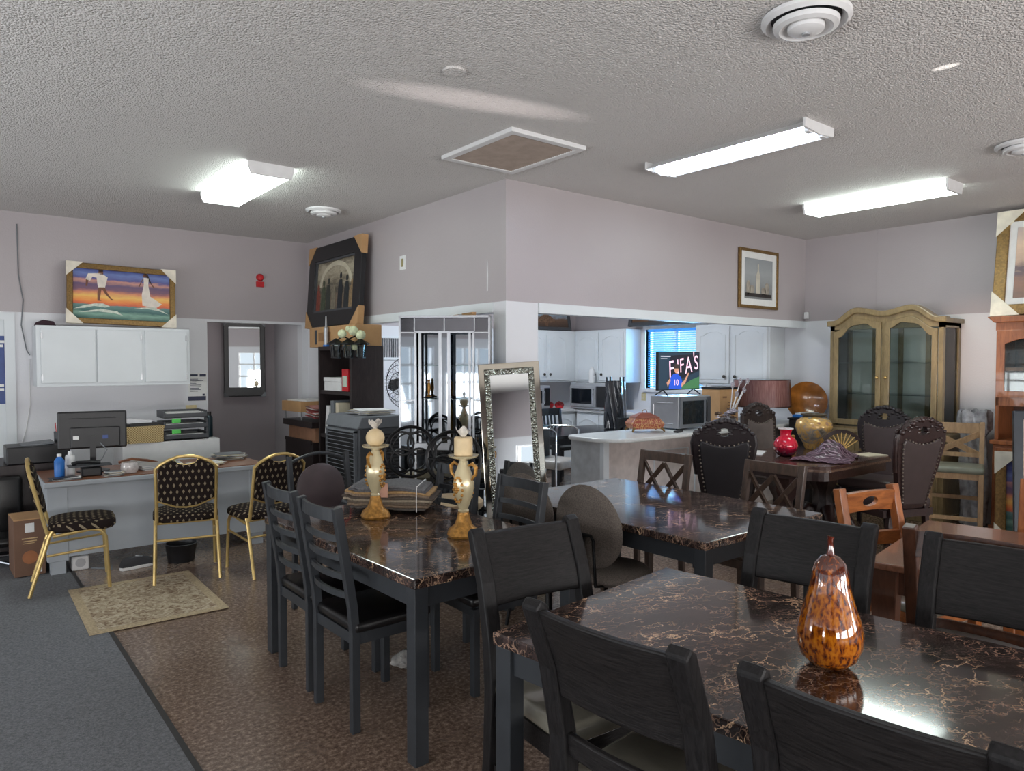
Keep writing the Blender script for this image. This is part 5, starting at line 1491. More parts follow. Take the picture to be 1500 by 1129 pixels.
# ------------------------------------------------------------------ china cabinet
t = thing('china_cabinet', (8.03, 3.47, 0), face(-1, 0), 'champagne gold china cabinet with two arched glass doors against the wall', 'cabinet')
W_ = .58; D_ = .22
cw = M['champagne']
MB().bb((-W_ - .02, -D_, .06), (W_ + .02, D_, .86)).build('base_body', cw, t, bev=.004)
MB().bb((-W_ - .03, -D_, 0), (W_ + .03, D_ + .01, .07)).build('plinth', cw, t, bev=.004)
MB().bb((-W_ - .045, -D_, .86), (W_ + .045, D_ + .025, .90)).build('waist_moulding', cw, t, bev=.01)
for i in range(4):
    a = -W_ + .03 + i * .28
    dr = MB().bb((a, D_, .14), (a + .26, D_ + .018, .80)).build('base_door', cw, t, bev=.004)
    MB().ring(rr(.1, -.28, .28), rr(.085, -.265, .265), .012, Matrix.Translation((a + .13, D_ + .022, .47))).build('panel_moulding', cw, dr)
def topz(x):
    x = abs(x)
    if x > .52: return 2.04
    u = (.52 - x) / .52
    if x > .27: return 2.04 + .135 * (.5 - .5 * math.cos(PI * (.52 - x) / .25))
    return 2.175 - .05 * (.5 - .5 * math.cos(PI * (.27 - x) / .27)) if x < .12 else 2.175 - .05 * (.5 - .5 * math.cos(PI * (.27 - x) / .27))
xs = [-W_ + 2 * W_ * i / 48 for i in range(49)]
# carcass of the upper part
b = MB()
for s in (-1, 1):
    b.bb((s * W_, D_ - .05, .90), (s * (W_ - .045), D_, 2.04)); b.bb((s * W_, -D_, .90), (s * (W_ - .045), -D_ + .05, 2.04)); b.bb((s * W_, -D_, 1.98), (s * (W_ - .045), D_, 2.04))
b.bb((-W_, -D_, 2.0), (W_, D_ - .02, 2.04)); b.bb((-W_, -D_, .90), (W_, D_, .93)); b.bb((-.018, D_ - .03, .93), (.018, D_, 2.1))
b.build('upper_carcass', cw, t)
poly = [(x, topz(x)) for x in xs]
MB().prism([(-W_, 1.99)] + poly + [(W_, 1.99)], .03, Matrix.Translation((0, D_ - .02, 0))).build('arched_pediment', cw, t)
MB().sweep([(x * 1.05, D_ - .03, topz(x) + .02) for x in xs], .13, .06, side=(0, 1, 0)).build('crown_moulding', cw, t, bev=.012)
for s in (-1, 1): MB().bb((s * (W_ + .03), -D_, 2.03), (s * (W_ - .01), D_ + .02, 2.075)).build('crown_return', cw, t)
MB().bb((-W_ + .03, -D_ + .005, .93), (W_ - .03, -D_ + .015, 2.0)).build('mirror_back', plain('pale_reflection_paint', (222, 220, 212), .15, .0, var=.04, coat=.5), t)  # pale colour stands in for room reflections on the cabinet back
for s in (-1, 1): MB().bb((s * (W_ - .015), -D_ + .05, .93), (s * (W_ - .02), D_ - .05, 1.98)).build('side_glass', M['glass'], t)
for z in (1.28, 1.62): MB().bb((-W_ + .03, -D_ + .02, z), (W_ - .03, D_ - .06, z + .008)).build('glass_shelf', M['glass'], t)
for x in (-.28, 0, .28): MB().bb((x - .025, -D_ + .016, .93), (x + .025, -D_ + .03, 2.0)).build('back_mullion', cw, t)
for s in (-1, 1):
    a, c = (.02, W_ - .05)
    n = 16
    o_, i_ = [(s * a, .95)], [(s * (a + .05), 1.01)]
    for i in range(n + 1):
        x = a + (c - a) * i / n
        o_.append((s * x, topz(x) - .07))
        xi = a + .05 + (c - a - .1) * i / n
        dip = .02 * math.cos(i / n * PI * 2 + PI) + .03
        i_.append((s * xi, topz(x) - .125 - .015 * math.cos(i / n * 4 * PI)))
    o_.append((s * c, .95)); i_.append((s * (c - .05), 1.01))
    dr = MB().ring(o_, i_, .03, Matrix.Translation((0, D_ + .012, 0))).build('glass_door', cw, t, bev=.004)
    MB().prism(i_, .004, Matrix.Translation((0, D_ + .012, 0))).build('door_pane', M['glass'], dr)
    MB().lathe([(.001, 0), (.008, 0), (.008, .012), (.016, .018), (.014, .03), (.001, .034)], mat=Matrix.Translation((s * .045, D_ + .027, 1.47)) @ Matrix.Rotation(R(-90), 4, 'X'), seg=12).build('knob', plain('brass', (210, 176, 110), .25, .8), dr)
# hutch at the right edge
t = thing('hutch', (8.02, 1.90, 0), face(-1, 0), 'orange brown wooden hutch with glass door at the right edge', 'hutch')
hm = M['hutch']; W_ = .53; D_ = .22
MB().bb((-W_, -D_, .08), (W_, D_ + .05, .86)).build('base_body', hm, t, bev=.004)
MB().bb((-W_ - .02, -D_, 0), (W_ + .02, D_ + .06, .09)).build('plinth', hm, t)
MB().bb((-W_ - .02, -D_, .86), (W_ + .02, D_ + .075, .90)).build('counter', hm, t, bev=.006)
for s in (-1, 1):
    MB().bb((s * W_, -D_, .9), (s * (W_ - .03), D_, 2.0)).build('side_panel', hm, t)
    dr = MB().bb((s * .5, D_ + .05, .68), (s * .02, D_ + .068, .83)).build('drawer', hm, t, bev=.004)
    MB().ball((s * .26, D_ + .08, .755), .016).build('knob', M['goldframe'], dr)
    dr = MB().bb((s * .5, D_ + .05, .13), (s * .02, D_ + .068, .65)).build('base_door', hm, t, bev=.004)
    MB().ring(rr(.19, -.2, .2), rr(.165, -.175, .175), .01, Matrix.Translation((s * .26, D_ + .07, .39))).build('panel_moulding', hm, dr)
    n = 14
    o_ = [(s * .01, 1.3), (s * .52, 1.3)] + [(s * (.52 - .51 * i / n), 1.93) for i in range(n + 1)]
    i_ = [(s * .075, 1.36), (s * .455, 1.36)] + [(s * (.455 - .38 * i / n), 1.80 + .05 * math.sin(PI * i / n)) for i in range(n + 1)]
    dr = MB().ring(o_, i_, .025, Matrix.Translation((0, D_ + .012, 0))).build('glass_door', hm, t, bev=.003)
    MB().prism(i_, .004, Matrix.Translation((0, D_ + .012, 0))).build('door_pane', M['glass'], dr)
MB().bb((-W_ + .03, -D_, .9), (W_ - .03, -D_ + .02, 2.0)).build('back_panel', M['brown'], t)
for z in (1.26, 1.55): MB().bb((-W_ + .03, -D_, z), (W_ - .03, D_ - .01, z + .03)).build('shelf', hm, t)
MB().bb((-W_, D_ - .02, 1.22), (W_, D_, 1.3)).build('valance', hm, t)
MB().bb((-W_, -D_, 1.93), (W_, D_ + .02, 2.0)).build('top_box', hm, t)
MB().prism([(-W_ - .0, 2.0), (-W_ - .06, 2.06), (W_ + .06, 2.06), (W_, 2.0)], 2 * D_ + .09, Matrix.Translation((0, .03, 0))).build('crown', hm, t, bev=.008)
b = MB().tube([(0, -.06, 0), (0, .06, 0)], .025, 14); o = b.build('paper_roll', M['white']); o.rotation_euler = (0, 0, R(60)); tag(o, 'white paper roll lying on the counter of the hutch', 'roll')
o.location = (7.81, 2.13, .93)
land = scene_canvas('painted_desert_landscape', [(.0, (120, 96, 84)), (.25, (150, 110, 92)), (.4, (104, 86, 92)), (.5, (190, 160, 140)), (.75, (224, 196, 170)), (1, (196, 180, 176))], lo=-.35, hi=.35, nscale=4, namt=.35)
picture('framed_painting', (7.93, 1.93, 2.565), (R(-9), 0, R(-90)), 1.12, 1.0, .10, .05, M['goldframe'], land, 'large gold framed landscape painting with cream corners on top of the hutch', 'painting', plain('cream_card2', (236, 230, 212), .8), .24, mat_w=.06)
# framed pictures leaning before the hutch
t1_, c_ = picture('framed_picture', (7.20, 1.78, .62), (R(-6), 0, R(-62)), .62, 1.20, .07, .05, plain('navy_lacquer_frame', (40, 48, 58), .35), land, 'tall dark navy framed picture standing on the floor before the hutch', 'picture')
t2_, c_ = picture('framed_picture', (7.40, 2.02, .425), (R(-5), 0, R(-68)), .52, .82, .08, .045, M['goldframe'], sea, 'gold framed picture with cream corners leaning behind the navy frame', 'picture', plain('cream_card3', (232, 228, 212), .8), .2)
# plastic bundle on a chair-high stool between stool and hutch
t = thing('wrapped_bundle', (7.98, 2.66, 0), 0, 'bundle wrapped in crinkled grey plastic beside the orange hutch', 'bundle')
def bun(u, v):
    a_ = u * 2 * PI
    r_ = (.11 + .03 * math.sin(5 * a_ + 7 * v)) * (1 - .35 * abs(v - .4)) + (.05 if v > .85 else 0)
    return (r_ * math.cos(a_) * .8, r_ * math.sin(a_), .02 + 1.13 * v + .02 * math.sin(7 * a_) * (v > .8))
MB().grid(bun, 40, 14).build('plastic_wrap', plain('crinkled_grey_plastic', (172, 172, 176), .2, var=.35, vs=20, bump=.8, bs=30, coat=.6), t)
MB().lathe([(.001, 0), (.1, 0), (.1, .02), (.02, .03), (.02, 1.12), (.001, 1.12)]).build('inner_post', M['midgrey'], t)

# ------------------------------------------------------------------ still life on the soffit wall
sl = scene_canvas('still_life_paint', [(0, (112, 114, 114)), (.3, (134, 137, 138)), (.6, (162, 166, 168)), (1, (140, 146, 150))], lo=-.3, hi=.3, nscale=5, namt=.2)
t, c = picture('framed_painting', (7.23, CY - .02, 2.565), (0, 0, 0), .77, .66, .035, .03, M['goldframe'], sl, 'small gold framed still life with white mount high on the mauve wall', 'painting', mat_w=.07)
fig([[(-.05, -.16), (.03, -.16), (.03, .04), (.005, .09), (.005, .17), (-.02, .17), (-.02, .09), (-.05, .04)]], plain('painted_bottle', (196, 190, 176), .5), 'painted_bottle')
fig([circ(-.13, -.12, .05, .05, 14), circ(.1, -.13, .045, .045, 14), circ(.17, -.1, .05, .07, 14), circ(-.2, -.1, .04, .08, 14)], plain('painted_fruit', (160, 152, 140), .5, var=.3), 'painted_fruit')
fig([[(-.26, -.2), (.26, -.2), (.26, -.16), (-.26, -.16)]], plain('painted_table', (50, 46, 44), .5), 'painted_table')
b = MB().box((WX - .03, CY - .04, 2.20), (.04, .05, .08), bev=.005); tag(b.build('wall_sensor', M['white']), 'small white sensor box high in the corner of the right wall', 'sensor')

# ------------------------------------------------------------------ glass pear on the front table
t = thing('glass_pear', (1.965, 1.01, .761), 0, 'amber tortoiseshell glass pear standing on the front marble table', 'ornament'); t.scale = (1.07, 1.07, 1.09)
k = NT('tortoiseshell_glass'); v_ = k.coord((1, 1, .5)); n1 = k.noise(v_, 95, 3, .5, .3)
sx = k.n('SeparateXYZ'); k.l(k.coord(), sx.inputs[0])
top = k.math('MULTIPLY', k.math('MAXIMUM', k.math('SUBTRACT', sx.outputs['Z'], .2), 0.0), 3.2)
f = k.math('SUBTRACT', n1.outputs['Fac'], top)
k.set(Base_Color=k.ramp(f, [(.34, srgb((76, 28, 10))), (.45, srgb((132, 64, 14))), (.53, srgb((176, 98, 16))), (.7, srgb((196, 122, 26)))]), Roughness=.05, Coat_Weight=1.0, Coat_Roughness=.02, Specular_IOR_Level=.7)
MB().lathe([(.001, .006), (.03, .0), (.05, .006), (.07, .025), (.083, .06), (.084, .09), (.076, .125), (.064, .16), (.054, .195), (.048, .22), (.045, .245), (.038, .268), (.024, .285), (.008, .291), (.001, .292)], (0, 0, 0), 48).build('body', k.m, t)
MB().tube([(0, 0, .285), (.001, 0, .305), (.0, .001, .325), (.002, 0, .338)], [.012, .008, .007, .009], 12).build('stem', plain('dark_amber_glass', (84, 30, 16), .08, coat=1.0), t)
# ------------------------------------------------------------------ peninsula counter
cbw = M['cabwhite']
t = thing('peninsula_counter', (6.5, 5.0, 0), 0, 'white peninsula counter with rounded worktop under the kitchen opening', 'counter')
MB().bb((-1.66, -.32, 0), (1.74, -.30, .88)).build('front_panel', plain('pinkish_white_panel', (214, 204, 200), .5), t)
MB().bb((-1.68, -.34, 0), (-1.61, -.29, .88)).build('corner_post', cbw, t)
MB().bb((-1.68, -.29, 0), (-1.66, .10, .88)).build('end_panel', plain('grey_white_panel', (198, 200, 202), .5), t)
MB().bb((-1.66, .08, 0), (1.74, .10, .88)).build('rear_panel', cbw, t)
out = [(1.75, -.52), (1.75, .14)] + [(-1.75 + .12 - .12 * math.sin(a), .14 - .12 + .12 * math.cos(a)) for a in [i * PI / 12 for i in range(7)]] + [(-1.75 + .3 - .3 * math.cos(a), -.52 + .3 - .3 * math.sin(a)) for a in [i * PI / 16 for i in range(9)]]
MB().prism(out, .04, Matrix.Translation((0, 0, .90)) @ flat).build('worktop', plain('white_laminate', (226, 228, 226), .25, var=.03), t, bev=.012)
for (a, c) in ((-.95, -.4), (-.3, .3)):
    MB().ring(rr((c - a) / 2, -.3, .3), rr((c - a) / 2 - .012, -.288, .288), .01, Matrix.Translation(((a + c) / 2, -.325, .45))).build('panel_moulding', cbw, t)
CZ = .921
t = thing('decorative_chest', (5.62, 4.86, CZ + .009), R(-28), 'red and gold patterned little chest with domed lid on the counter', 'box')
k = NT('red_gold_scroll'); v_ = k.coord(); n1 = k.noise(v_, 16, 3, .5, 2.5)
k.set(Base_Color=k.ramp(n1.outputs['Fac'], [(.44, srgb((150, 62, 48))), (.5, srgb((210, 170, 110))), (.56, srgb((150, 60, 46)))]), Roughness=.4)
def frus(b, a, c, za, zb, ya, yb):
    v = [b.bm.verts.new(p) for p in ((-a, -ya, za), (a, -ya, za), (a, ya, za), (-a, ya, za), (-c, -yb, zb), (c, -yb, zb), (c, yb, zb), (-c, yb, zb))]
    for f_ in ((0, 1, 5, 4), (1, 2, 6, 5), (2, 3, 7, 6), (3, 0, 4, 7), (3, 2, 1, 0), (4, 5, 6, 7)): b._face([v[i] for i in f_])
    return b
frus(frus(MB(), .155, .175, .025, .08, .10, .115), .175, .13, .08, .135, .115, .085).build('body', k.m, t, bev=.006)
frus(frus(MB(), .135, .125, .135, .15, .09, .08), .12, .05, .15, .185, .075, .03).build('lid', plain('brick_red_lid', (146, 84, 70), .4), t, bev=.004)
MB().tube([(-.02, 0, .185), (-.025, 0, .2), (-.01, 0, .215), (.01, 0, .215), (.025, 0, .2), (.02, 0, .185)], .004, 6).build('handle', M['goldframe'], t)
for sx in (-1, 1):
    for sy in (-1, 1): MB().tube([(sx * .14, sy * .09, .04), (sx * .16, sy * .105, .02), (sx * .17, sy * .115, 0)], [.016, .012, .008], 8).build('foot', M['goldframe'], t)
b = MB().box((5.86, 4.62, CZ + .008), (.16, .05, .016), rz=R(20), bev=.004); tag(b.build('remote_control', M['black']), 'black remote control lying beside the little red chest', 'remote')
t = thing('microwave', (6.27, 4.92, CZ), 0, 'silver microwave on the peninsula with the television on top', 'microwave')
MB().bb((-.27, -.19, .015), (.27, .19, .35)).build('housing', M['silver'], t, bev=.006)
dr = MB().bb((-.262, -.212, .025), (.175, -.19, .34)).build('door', M['midgrey'], t, bev=.004)
MB().bb((-.225, -.216, .06), (.13, -.212, .305)).build('door_window', plain('smoked_glass', (36, 42, 46), .08), dr)
MB().bb((.15, -.235, .05), (.165, -.212, .315)).build('handle', M['chrome'], dr)
MB().bb((.18, -.205, .025), (.262, -.19, .34)).build('control_panel', M['dkgrey'], t)
MB().tube([(-.274, -.12, .06), (-.274, .12, .06), (-.274, .14, .08), (-.274, .14, .26), (-.274, .12, .28), (-.274, -.12, .28)], .005, 6).build('side_emboss', M['silver'], t)
for sx in (-1, 1):
    for sy in (-1, 1): MB().bb((sx * .22 - .02, sy * .15 - .02, 0), (sx * .22 + .02, sy * .15 + .02, .016)).build('foot', M['black'], t)
# television with the match on
def text(body, size, loc, parent, mat, name, rot=(PI / 2, 0, 0), ext=.0008, shear=0.0, sx=1.0):
    cu = bpy.data.curves.new(name, 'FONT'); cu.body = body; cu.size = size; cu.extrude = ext; cu.shear = shear
    o = bpy.data.objects.new(name, cu); COL.objects.link(o); o.parent = parent; o.location = loc; o.rotation_euler = rot; o.scale = (sx, 1, 1)
    cu.materials.append(mat)
    bpy.context.view_layer.update()
    me = bpy.data.meshes.new_from_object(o.evaluated_get(bpy.context.evaluated_depsgraph_get()))
    q = bpy.data.objects.new(name, me); COL.objects.link(q); q.parent = parent; q.location = loc; q.rotation_euler = rot; q.scale = (sx, 1, 1)
    bpy.data.objects.remove(o)
    return q
t = thing('television', (6.25, 4.93, CZ + .352), R(2), 'flat television on the microwave showing a football player and big letters', 'television')
MB().bb((-.37, -.012, .06), (.37, .02, .47)).build('housing', M['black'], t, bev=.004)
for s in (-1, 1): MB().tube([(s * .27, .0, .065), (s * .29, -.08, .006)], .007, 6).tube([(s * .27, .0, .065), (s * .29, .09, .006)], .007, 6).build('foot', M['black'], t)
sc_ = MB().bb((-.36, -.0135, .07), (.36, -.012, .462)).build('screen', emit('screen_dark_blue', (44, 62, 78), .55), t)
MB().prism([(-.1, .071), (.36, .071), (.36, .20), (.2, .16), (.05, .10)], .001, Matrix.Translation((0, -.0142, 0))).build('screen_pitch', emit('screen_green', (70, 120, 80), .5), sc_)
b = MB().prism([(-.2, .12), (-.16, .43), (.36, .45), (.36, .27), (.3, .25)], .0008, Matrix.Translation((0, -.0138, 0))).build('screen_banner', emit('screen_dark_banner', (36, 38, 48), .5), sc_)
lm = emit('screen_letter_pink', (236, 196, 214), .9)
for ch, x, z, s_ in (('F', -.19, .19, .26), ('I', -.05, .235, .22), ('F', .0, .245, .22), ('A', .10, .235, .25), ("'", .245, .30, .24), ('S', .265, .275, .22)):
    text(ch, s_, (x, -.0148, z), sc_, lm, 'screen_letter', (PI / 2, R(-8), 0), .0003, .1, .8)
bm_ = emit('screen_player_blue', (40, 80, 190), .7)
MB().prism([(-.19, .071), (.03, .071), (.05, .14), (.02, .2), (-.04, .235), (-.11, .235), (-.17, .19)], .0008, Matrix.Translation((0, -.0160, 0))).build('player_shirt', bm_, sc_)
MB().prism(circ(-.06, .285, .036, .046, 16), .0008, Matrix.Translation((0, -.0166, 0))).prism([(.03, .09), (.1, .13), (.17, .24), (.15, .245), (.08, .16), (.03, .13)], .0008, Matrix.Translation((0, -.0166, 0))).prism([(-.21, .1), (-.23, .14), (-.17, .19), (-.16, .16)], .0008, Matrix.Translation((0, -.0166, 0))).build('player_skin', emit('screen_skin', (190, 140, 116), .7), sc_)
MB().prism([(-.1, .29), (-.02, .29), (-.02, .33), (-.06, .345), (-.1, .33)], .0008, Matrix.Translation((0, -.0172, 0))).build('player_hair', emit('screen_hair', (60, 50, 46), .6), sc_)
text('10', .09, (-.11, -.0170, .11), sc_, lm, 'player_number', (PI / 2, 0, 0), .0003)
MB().bb((-.33, -.0150, .415), (-.16, -.0142, .425)).bb((-.33, -.0150, .395), (-.22, -.0142, .400)).build('caption_bar', emit('screen_caption', (200, 200, 210), .7), sc_)
# carton, flowers, lamp, dish
t = thing('carton', (7.09, 4.99, CZ), R(-5), 'tan cardboard carton with black lid on the peninsula beside the lamp', 'box')
MB().bb((-.16, -.13, 0), (.16, .13, .40)).build('box_body', M['card'], t, bev=.003)
MB().bb((-.165, -.135, .40), (.165, .135, .425)).build('lid', M['black'], t)
b = MB()
for i in range(4): b.bb((-.02, -.132, .14 + i * .035), (.1, -.13, .15 + i * .035))
b.bb((-.11, -.132, .3), (-.04, -.13, .32)); b.build('print', plain('faded_print', (140, 104, 74), .8), t)
t = thing('flower_arrangement', (6.79, 4.66, CZ), 0, 'silver artificial flower arrangement with long stems on the counter', 'flowers')
MB().lathe([(.001, 0), (.06, 0), (.085, .05), (.07, .1), (.055, .11), (.001, .1)], (0, 0, 0), 20).build('pot', M['silver'], t)
random.seed(9)
pet = plain('silver_petals', (208, 204, 216), .25, .5, var=.25, vs=40)
for i in range(22):
    a_ = random.uniform(0, 2 * PI); r_ = random.uniform(.03, .22); z = random.uniform(.1, .2)
    c_ = Vector((r_ * math.cos(a_), r_ * math.sin(a_) * .6, z))
    b = MB()
    for k in range(5):
        q = k * 2 * PI / 5
        b.ball(c_ + Vector((.02 * math.cos(q), .02 * math.sin(q), 0)), .018, 1.2, 1.2, .45, 7)
    b.ball(c_ + Vector((0, 0, .008)), .01, 1, 1, 1, 6)
    b.build('flower', pet if i % 3 else plain('bronze_petals_%d' % i, (120, 98, 84), .35, .4), t)
for i, (dx, h_) in enumerate(((.02, .46), (.10, .36), (.16, .5), (.24, .4), (.30, .5))):
    MB().tube([(0, 0, .1), (dx * .5, -.02, h_ * .6), (dx, -.03, h_)], .005, 6).build('stem', M['white'], t)
    b = MB()
    for k in range(5):
        q = k * 2 * PI / 5
        b.ball((dx + .022 * math.cos(q), -.03, h_ + .022 * math.sin(q)), .017, 1, .4, 1, 7)
    b.build('blossom', pet, t)
t = thing('table_lamp', (7.58, 4.76, CZ), 0, 'table lamp with wide dusty pink drum shade in clear plastic', 'lamp')
sh = NT('dusty_pink_shantung'); v_ = sh.coord((40, 40, 2)); n1 = sh.noise(v_, 2, 4, .6)
sh.set(Base_Color=sh.ramp(n1.outputs['Fac'], [(.35, srgb((168, 116, 106))), (.65, srgb((206, 158, 146)))]), Roughness=.8)
MB().lathe([(.30, .20), (.33, .20), (.31, .50), (.305, .50), (.32, .21), (.30, .21)], (0, 0, 0), 40).build('lamp_shade', sh.m, t)
MB().lathe([(.325, .195), (.338, .19), (.318, .51), (.2, .515)], (0, 0, 0), 40, wob=lambda a, z: 1 + .012 * math.sin(17 * a + 30 * z)).build('plastic_cover', M['wrap'], t)
MB().lathe([(.001, 0), (.09, 0), (.09, .02), (.03, .03), (.05, .07), (.03, .1), (.045, .14), (.02, .17), (.01, .3), (.001, .3)], (0, 0, 0), 20).build('crystal_base', plain('pale_crystal', (206, 214, 214), .06, var=.2, vs=50, coat=1), t)
t = thing('table_lamp', (7.36, 4.57, CZ), 0, 'small clear crystal candelabra with curled arms before the lampshade', 'candelabra')
b = MB()
for s in (-1, 1):
    b.tube([(0, 0, .1), (s * .06, 0, .11), (s * .09, 0, .145), (s * .06, 0, .165), (s * .04, 0, .14)], .009, 8)
    b.ball((s * .09, 0, .12), .016, 1, 1, 1, 8)
b.build('curled_arm', plain('clear_acrylic', (214, 222, 222), .05, coat=1), t)
MB().lathe([(.001, 0), (.04, 0), (.055, .1), (.001, .1)], (0, 0, 0), 18).build('wooden_pot', plain('terracotta_brown', (170, 112, 72), .5), t)
t['label'] = 'curled clear acrylic ornament in a small brown pot before the lampshade'; t.name = 'pot_ornament'; t['category'] = 'ornament'
t = thing('wooden_dish', (8.08, 4.48, CZ + .008), face(-.75, -.65), 'large round amber and brown dish standing on edge by the wall', 'dish')
m = Matrix.Translation((0, 0, .235)) @ Matrix.Rotation(R(-82), 4, 'X')
MB().lathe([(.001, -.03), (.1, -.02), (.2, .02), (.235, .05), (.23, .058), (.19, .03), (.1, -.005), (.001, -.012)], (0, 0, 0), 32, mat=m).build('dish', plain('amber_brown_glaze', (168, 104, 44), .2, var=.45, vs=8, coat=.6), t)
MB().tube([(-.1, -.04, .0), (-.1, .06, .02), (.1, .06, .02), (.1, -.04, 0)], .007, 6).build('stand', M['blackmetal'], t)
t = thing('side_box', (7.75, 4.28, 0), 0, 'black upright box stand between the peninsula and the china cabinet', 'stand')
MB().bb((-.17, -.13, 0), (.17, .13, .985)).build('body', M['black'], t, bev=.01)
MB().bb((-.18, -.14, .985), (.18, .14, 1.0)).build('top', M['black'], t)
t = thing('blue_bag', (7.74, 4.28, 1.001), R(8), 'folded bright blue bag with pale sheets on the black stand', 'bag')
MB().box((0, 0, .02), (.3, .22, .035), bev=.012, seg=3).build('bag', M['blue'], t, smooth=True)
MB().box((.01, .0, .045), (.24, .18, .012)).build('sheets', M['paper'], t)

# ------------------------------------------------------------------ kitchen beyond the opening
def arch_door(parent, m, w, h, knob_x):
    dr = MB().prism(rr(w / 2, 0, h), .02, m).build('door', cbw, parent, bev=.003)
    n = 12
    def arch(ins):
        hw = w / 2 - ins
        pts = [(-hw, ins), (hw, ins), (hw, h - ins - .06)]
        for i in range(n + 1):
            u = 1 - 2 * i / n
            pts.append((hw * .72 * u, h - ins - .06 + .045 * math.cos(u * PI / 2) ** .7 + .005))
        pts.append((-hw, h - ins - .06))
        return pts
    MB().ring(arch(.05), arch(.062), .012, m @ Matrix.Translation((0, -.012, 0))).build('arched_moulding', cbw, dr)
    MB().lathe([(.001, 0), (.007, 0), (.009, .012), (.022, .016), (.02, .026), (.001, .03)], (0, 0, 0), 14, mat=m @ Matrix.Translation((knob_x, -.01, .09)) @ Matrix.Rotation(R(90), 4, 'X')).build('knob', plain('pewter', (84, 80, 76), .35, .7), dr)
ZL, ZH = 1.33, 2.13
t = thing('kitchen_cabinet', (7.12, WY - .003, ZL), 0, 'white wall cabinet with arched doors along the far kitchen wall', 'cabinet', 'white kitchen wall cabinets')
MB().bb((-.75, -.33, 0), (1.12, 0, ZH - ZL)).build('body', cbw, t, bev=.004)
for i, x in enumerate((-.5, -.04, .42)): arch_door(t, Matrix.Translation((x, -.34, .03)), .43, ZH - ZL - .06, .17 if i % 2 else -.17)
t = thing('kitchen_cabinet', (WX - .003, 7.76, ZL), R(-90), 'white wall cabinet with arched doors left of the kitchen window', 'cabinet', 'white kitchen wall cabinets')
MB().bb((-.54, -.33, 0), (.54, 0, ZH - ZL)).build('body', cbw, t, bev=.004)
for i, x in enumerate((-.26, .26)): arch_door(t, Matrix.Translation((x, -.34, .03)), .48, ZH - ZL - .06, -.19 if i else .19)
t = thing('kitchen_cabinet', (WX - .003, 5.42, ZL), R(-90), 'white wall cabinet with arched doors right of the kitchen window, above lamp', 'cabinet', 'white kitchen wall cabinets')
MB().bb((-.55, -.33, 0), (.55, 0, ZH - ZL)).build('body', cbw, t, bev=.004)
for i, x in enumerate((-.27, .27)): arch_door(t, Matrix.Translation((x, -.34, .03)), .5, ZH - ZL - .06, .19 if not i else -.19)
t = thing('base_cabinet', (7.0, WY - .003, 0), 0, 'white base cabinet run with pale worktop along the far kitchen wall', 'cabinet')
MB().bb((-.8, -.58, .08), (1.25, 0, .88)).build('body', cbw, t); MB().bb((-.8, -.52, 0), (1.25, 0, .08)).build('plinth', M['dkgrey'], t)
MB().bb((-.82, -.62, .88), (1.25, 0, .92)).build('worktop', M['white'], t, bev=.006)
for x in (-.55, -.05, .45): arch_door(t, Matrix.Translation((x, -.59, .12)), .46, .72, .18)
t = thing('base_cabinet', (WX - .003, 6.75, 0), R(-90), 'white base cabinet run with pale worktop under the kitchen window', 'cabinet')
MB().bb((-1.25, -.58, .08), (1.25, 0, .88)).build('body', cbw, t); MB().bb((-1.25, -.52, 0), (1.25, 0, .08)).build('plinth', M['dkgrey'], t)
MB().bb((-1.26, -.62, .88), (1.26, 0, .92)).build('worktop', M['white'], t, bev=.006)
for x in (-1.0, -.5, 0, .5, .95): arch_door(t, Matrix.Translation((x, -.59, .12)), .46, .72, .18)
def microwave(loc, rz, w, d, h, label):
    t = thing('microwave', loc, rz, label, 'microwave')
    MB().bb((-w / 2, -d, .01), (w / 2, 0, h)).build('housing', M['silver'], t, bev=.006)
    dr = MB().bb((-w / 2 + .01, -d - .022, .05), (w * .22, -d, h - .04)).build('door', M['silver'], t, bev=.004)
    MB().bb((-w / 2 + .05, -d - .026, .09), (w * .12, -d - .022, h - .08)).build('door_window', plain('black_glass', (24, 28, 34), .08), dr)
    MB().tube([(w * .185, -d - .02, .08), (w * .185, -d - .05, .1), (w * .185, -d - .05, h - .1), (w * .185, -d - .02, h - .08)], .01, 8).build('handle', M['chrome'], dr)
    MB().bb((w * .24, -d - .012, .05), (w / 2 - .01, -d, h - .04)).build('control_panel', M['black'], t)
    return t
microwave((8.0, 7.68, .921), R(-90), .76, .40, .40, 'stainless microwave under the corner cabinets, white bottle on top')
microwave((7.10, 8.6, .921), 0, .46, .36, .36, 'black fronted microwave on the far worktop beside the column')
b = MB().lathe([(.001, 0), (.045, 0), (.047, .16), (.035, .2), (.02, .215), (.02, .24), (.001, .24)]); o = b.build('white_bottle', M['white']); o.location = (7.78, 7.78, 1.322); o.scale = (1, 1, 1); tag(o, 'white plastic bottle standing on the stainless microwave', 'bottle')
for i, (x, y, z, s_) in enumerate(((7.46, 8.42, .95, .085), (7.64, 8.36, .94, .075), (7.50, 8.20, .935, .06))):
    t = thing('red_pot', (x, y, .921), 0, ('dark red lidded pot on the far worktop beside black microwave', 'bright red bowl on the far worktop, rightmost of the red dishes', 'small red dish in front of the other red dishes')[i], 'pot', 'red dishes on the far worktop')
    MB().lathe([(.001, 0), (s_ * .8, 0), (s_, s_ * .5), (s_ * .98, s_ * .8), (.001, s_ * .8)], (0, 0, 0), 20).build('bowl', M['red'], t)
    MB().lathe([(.001, s_ * .8), (s_, s_ * .8), (s_ * .6, s_ * 1.15), (.02, s_ * 1.2), (.02, s_ * 1.35), (.001, s_ * 1.35)], (0, 0, 0), 20).build('lid', plain('dark_red_lid_%d' % i, (120, 24, 28), .3), t)
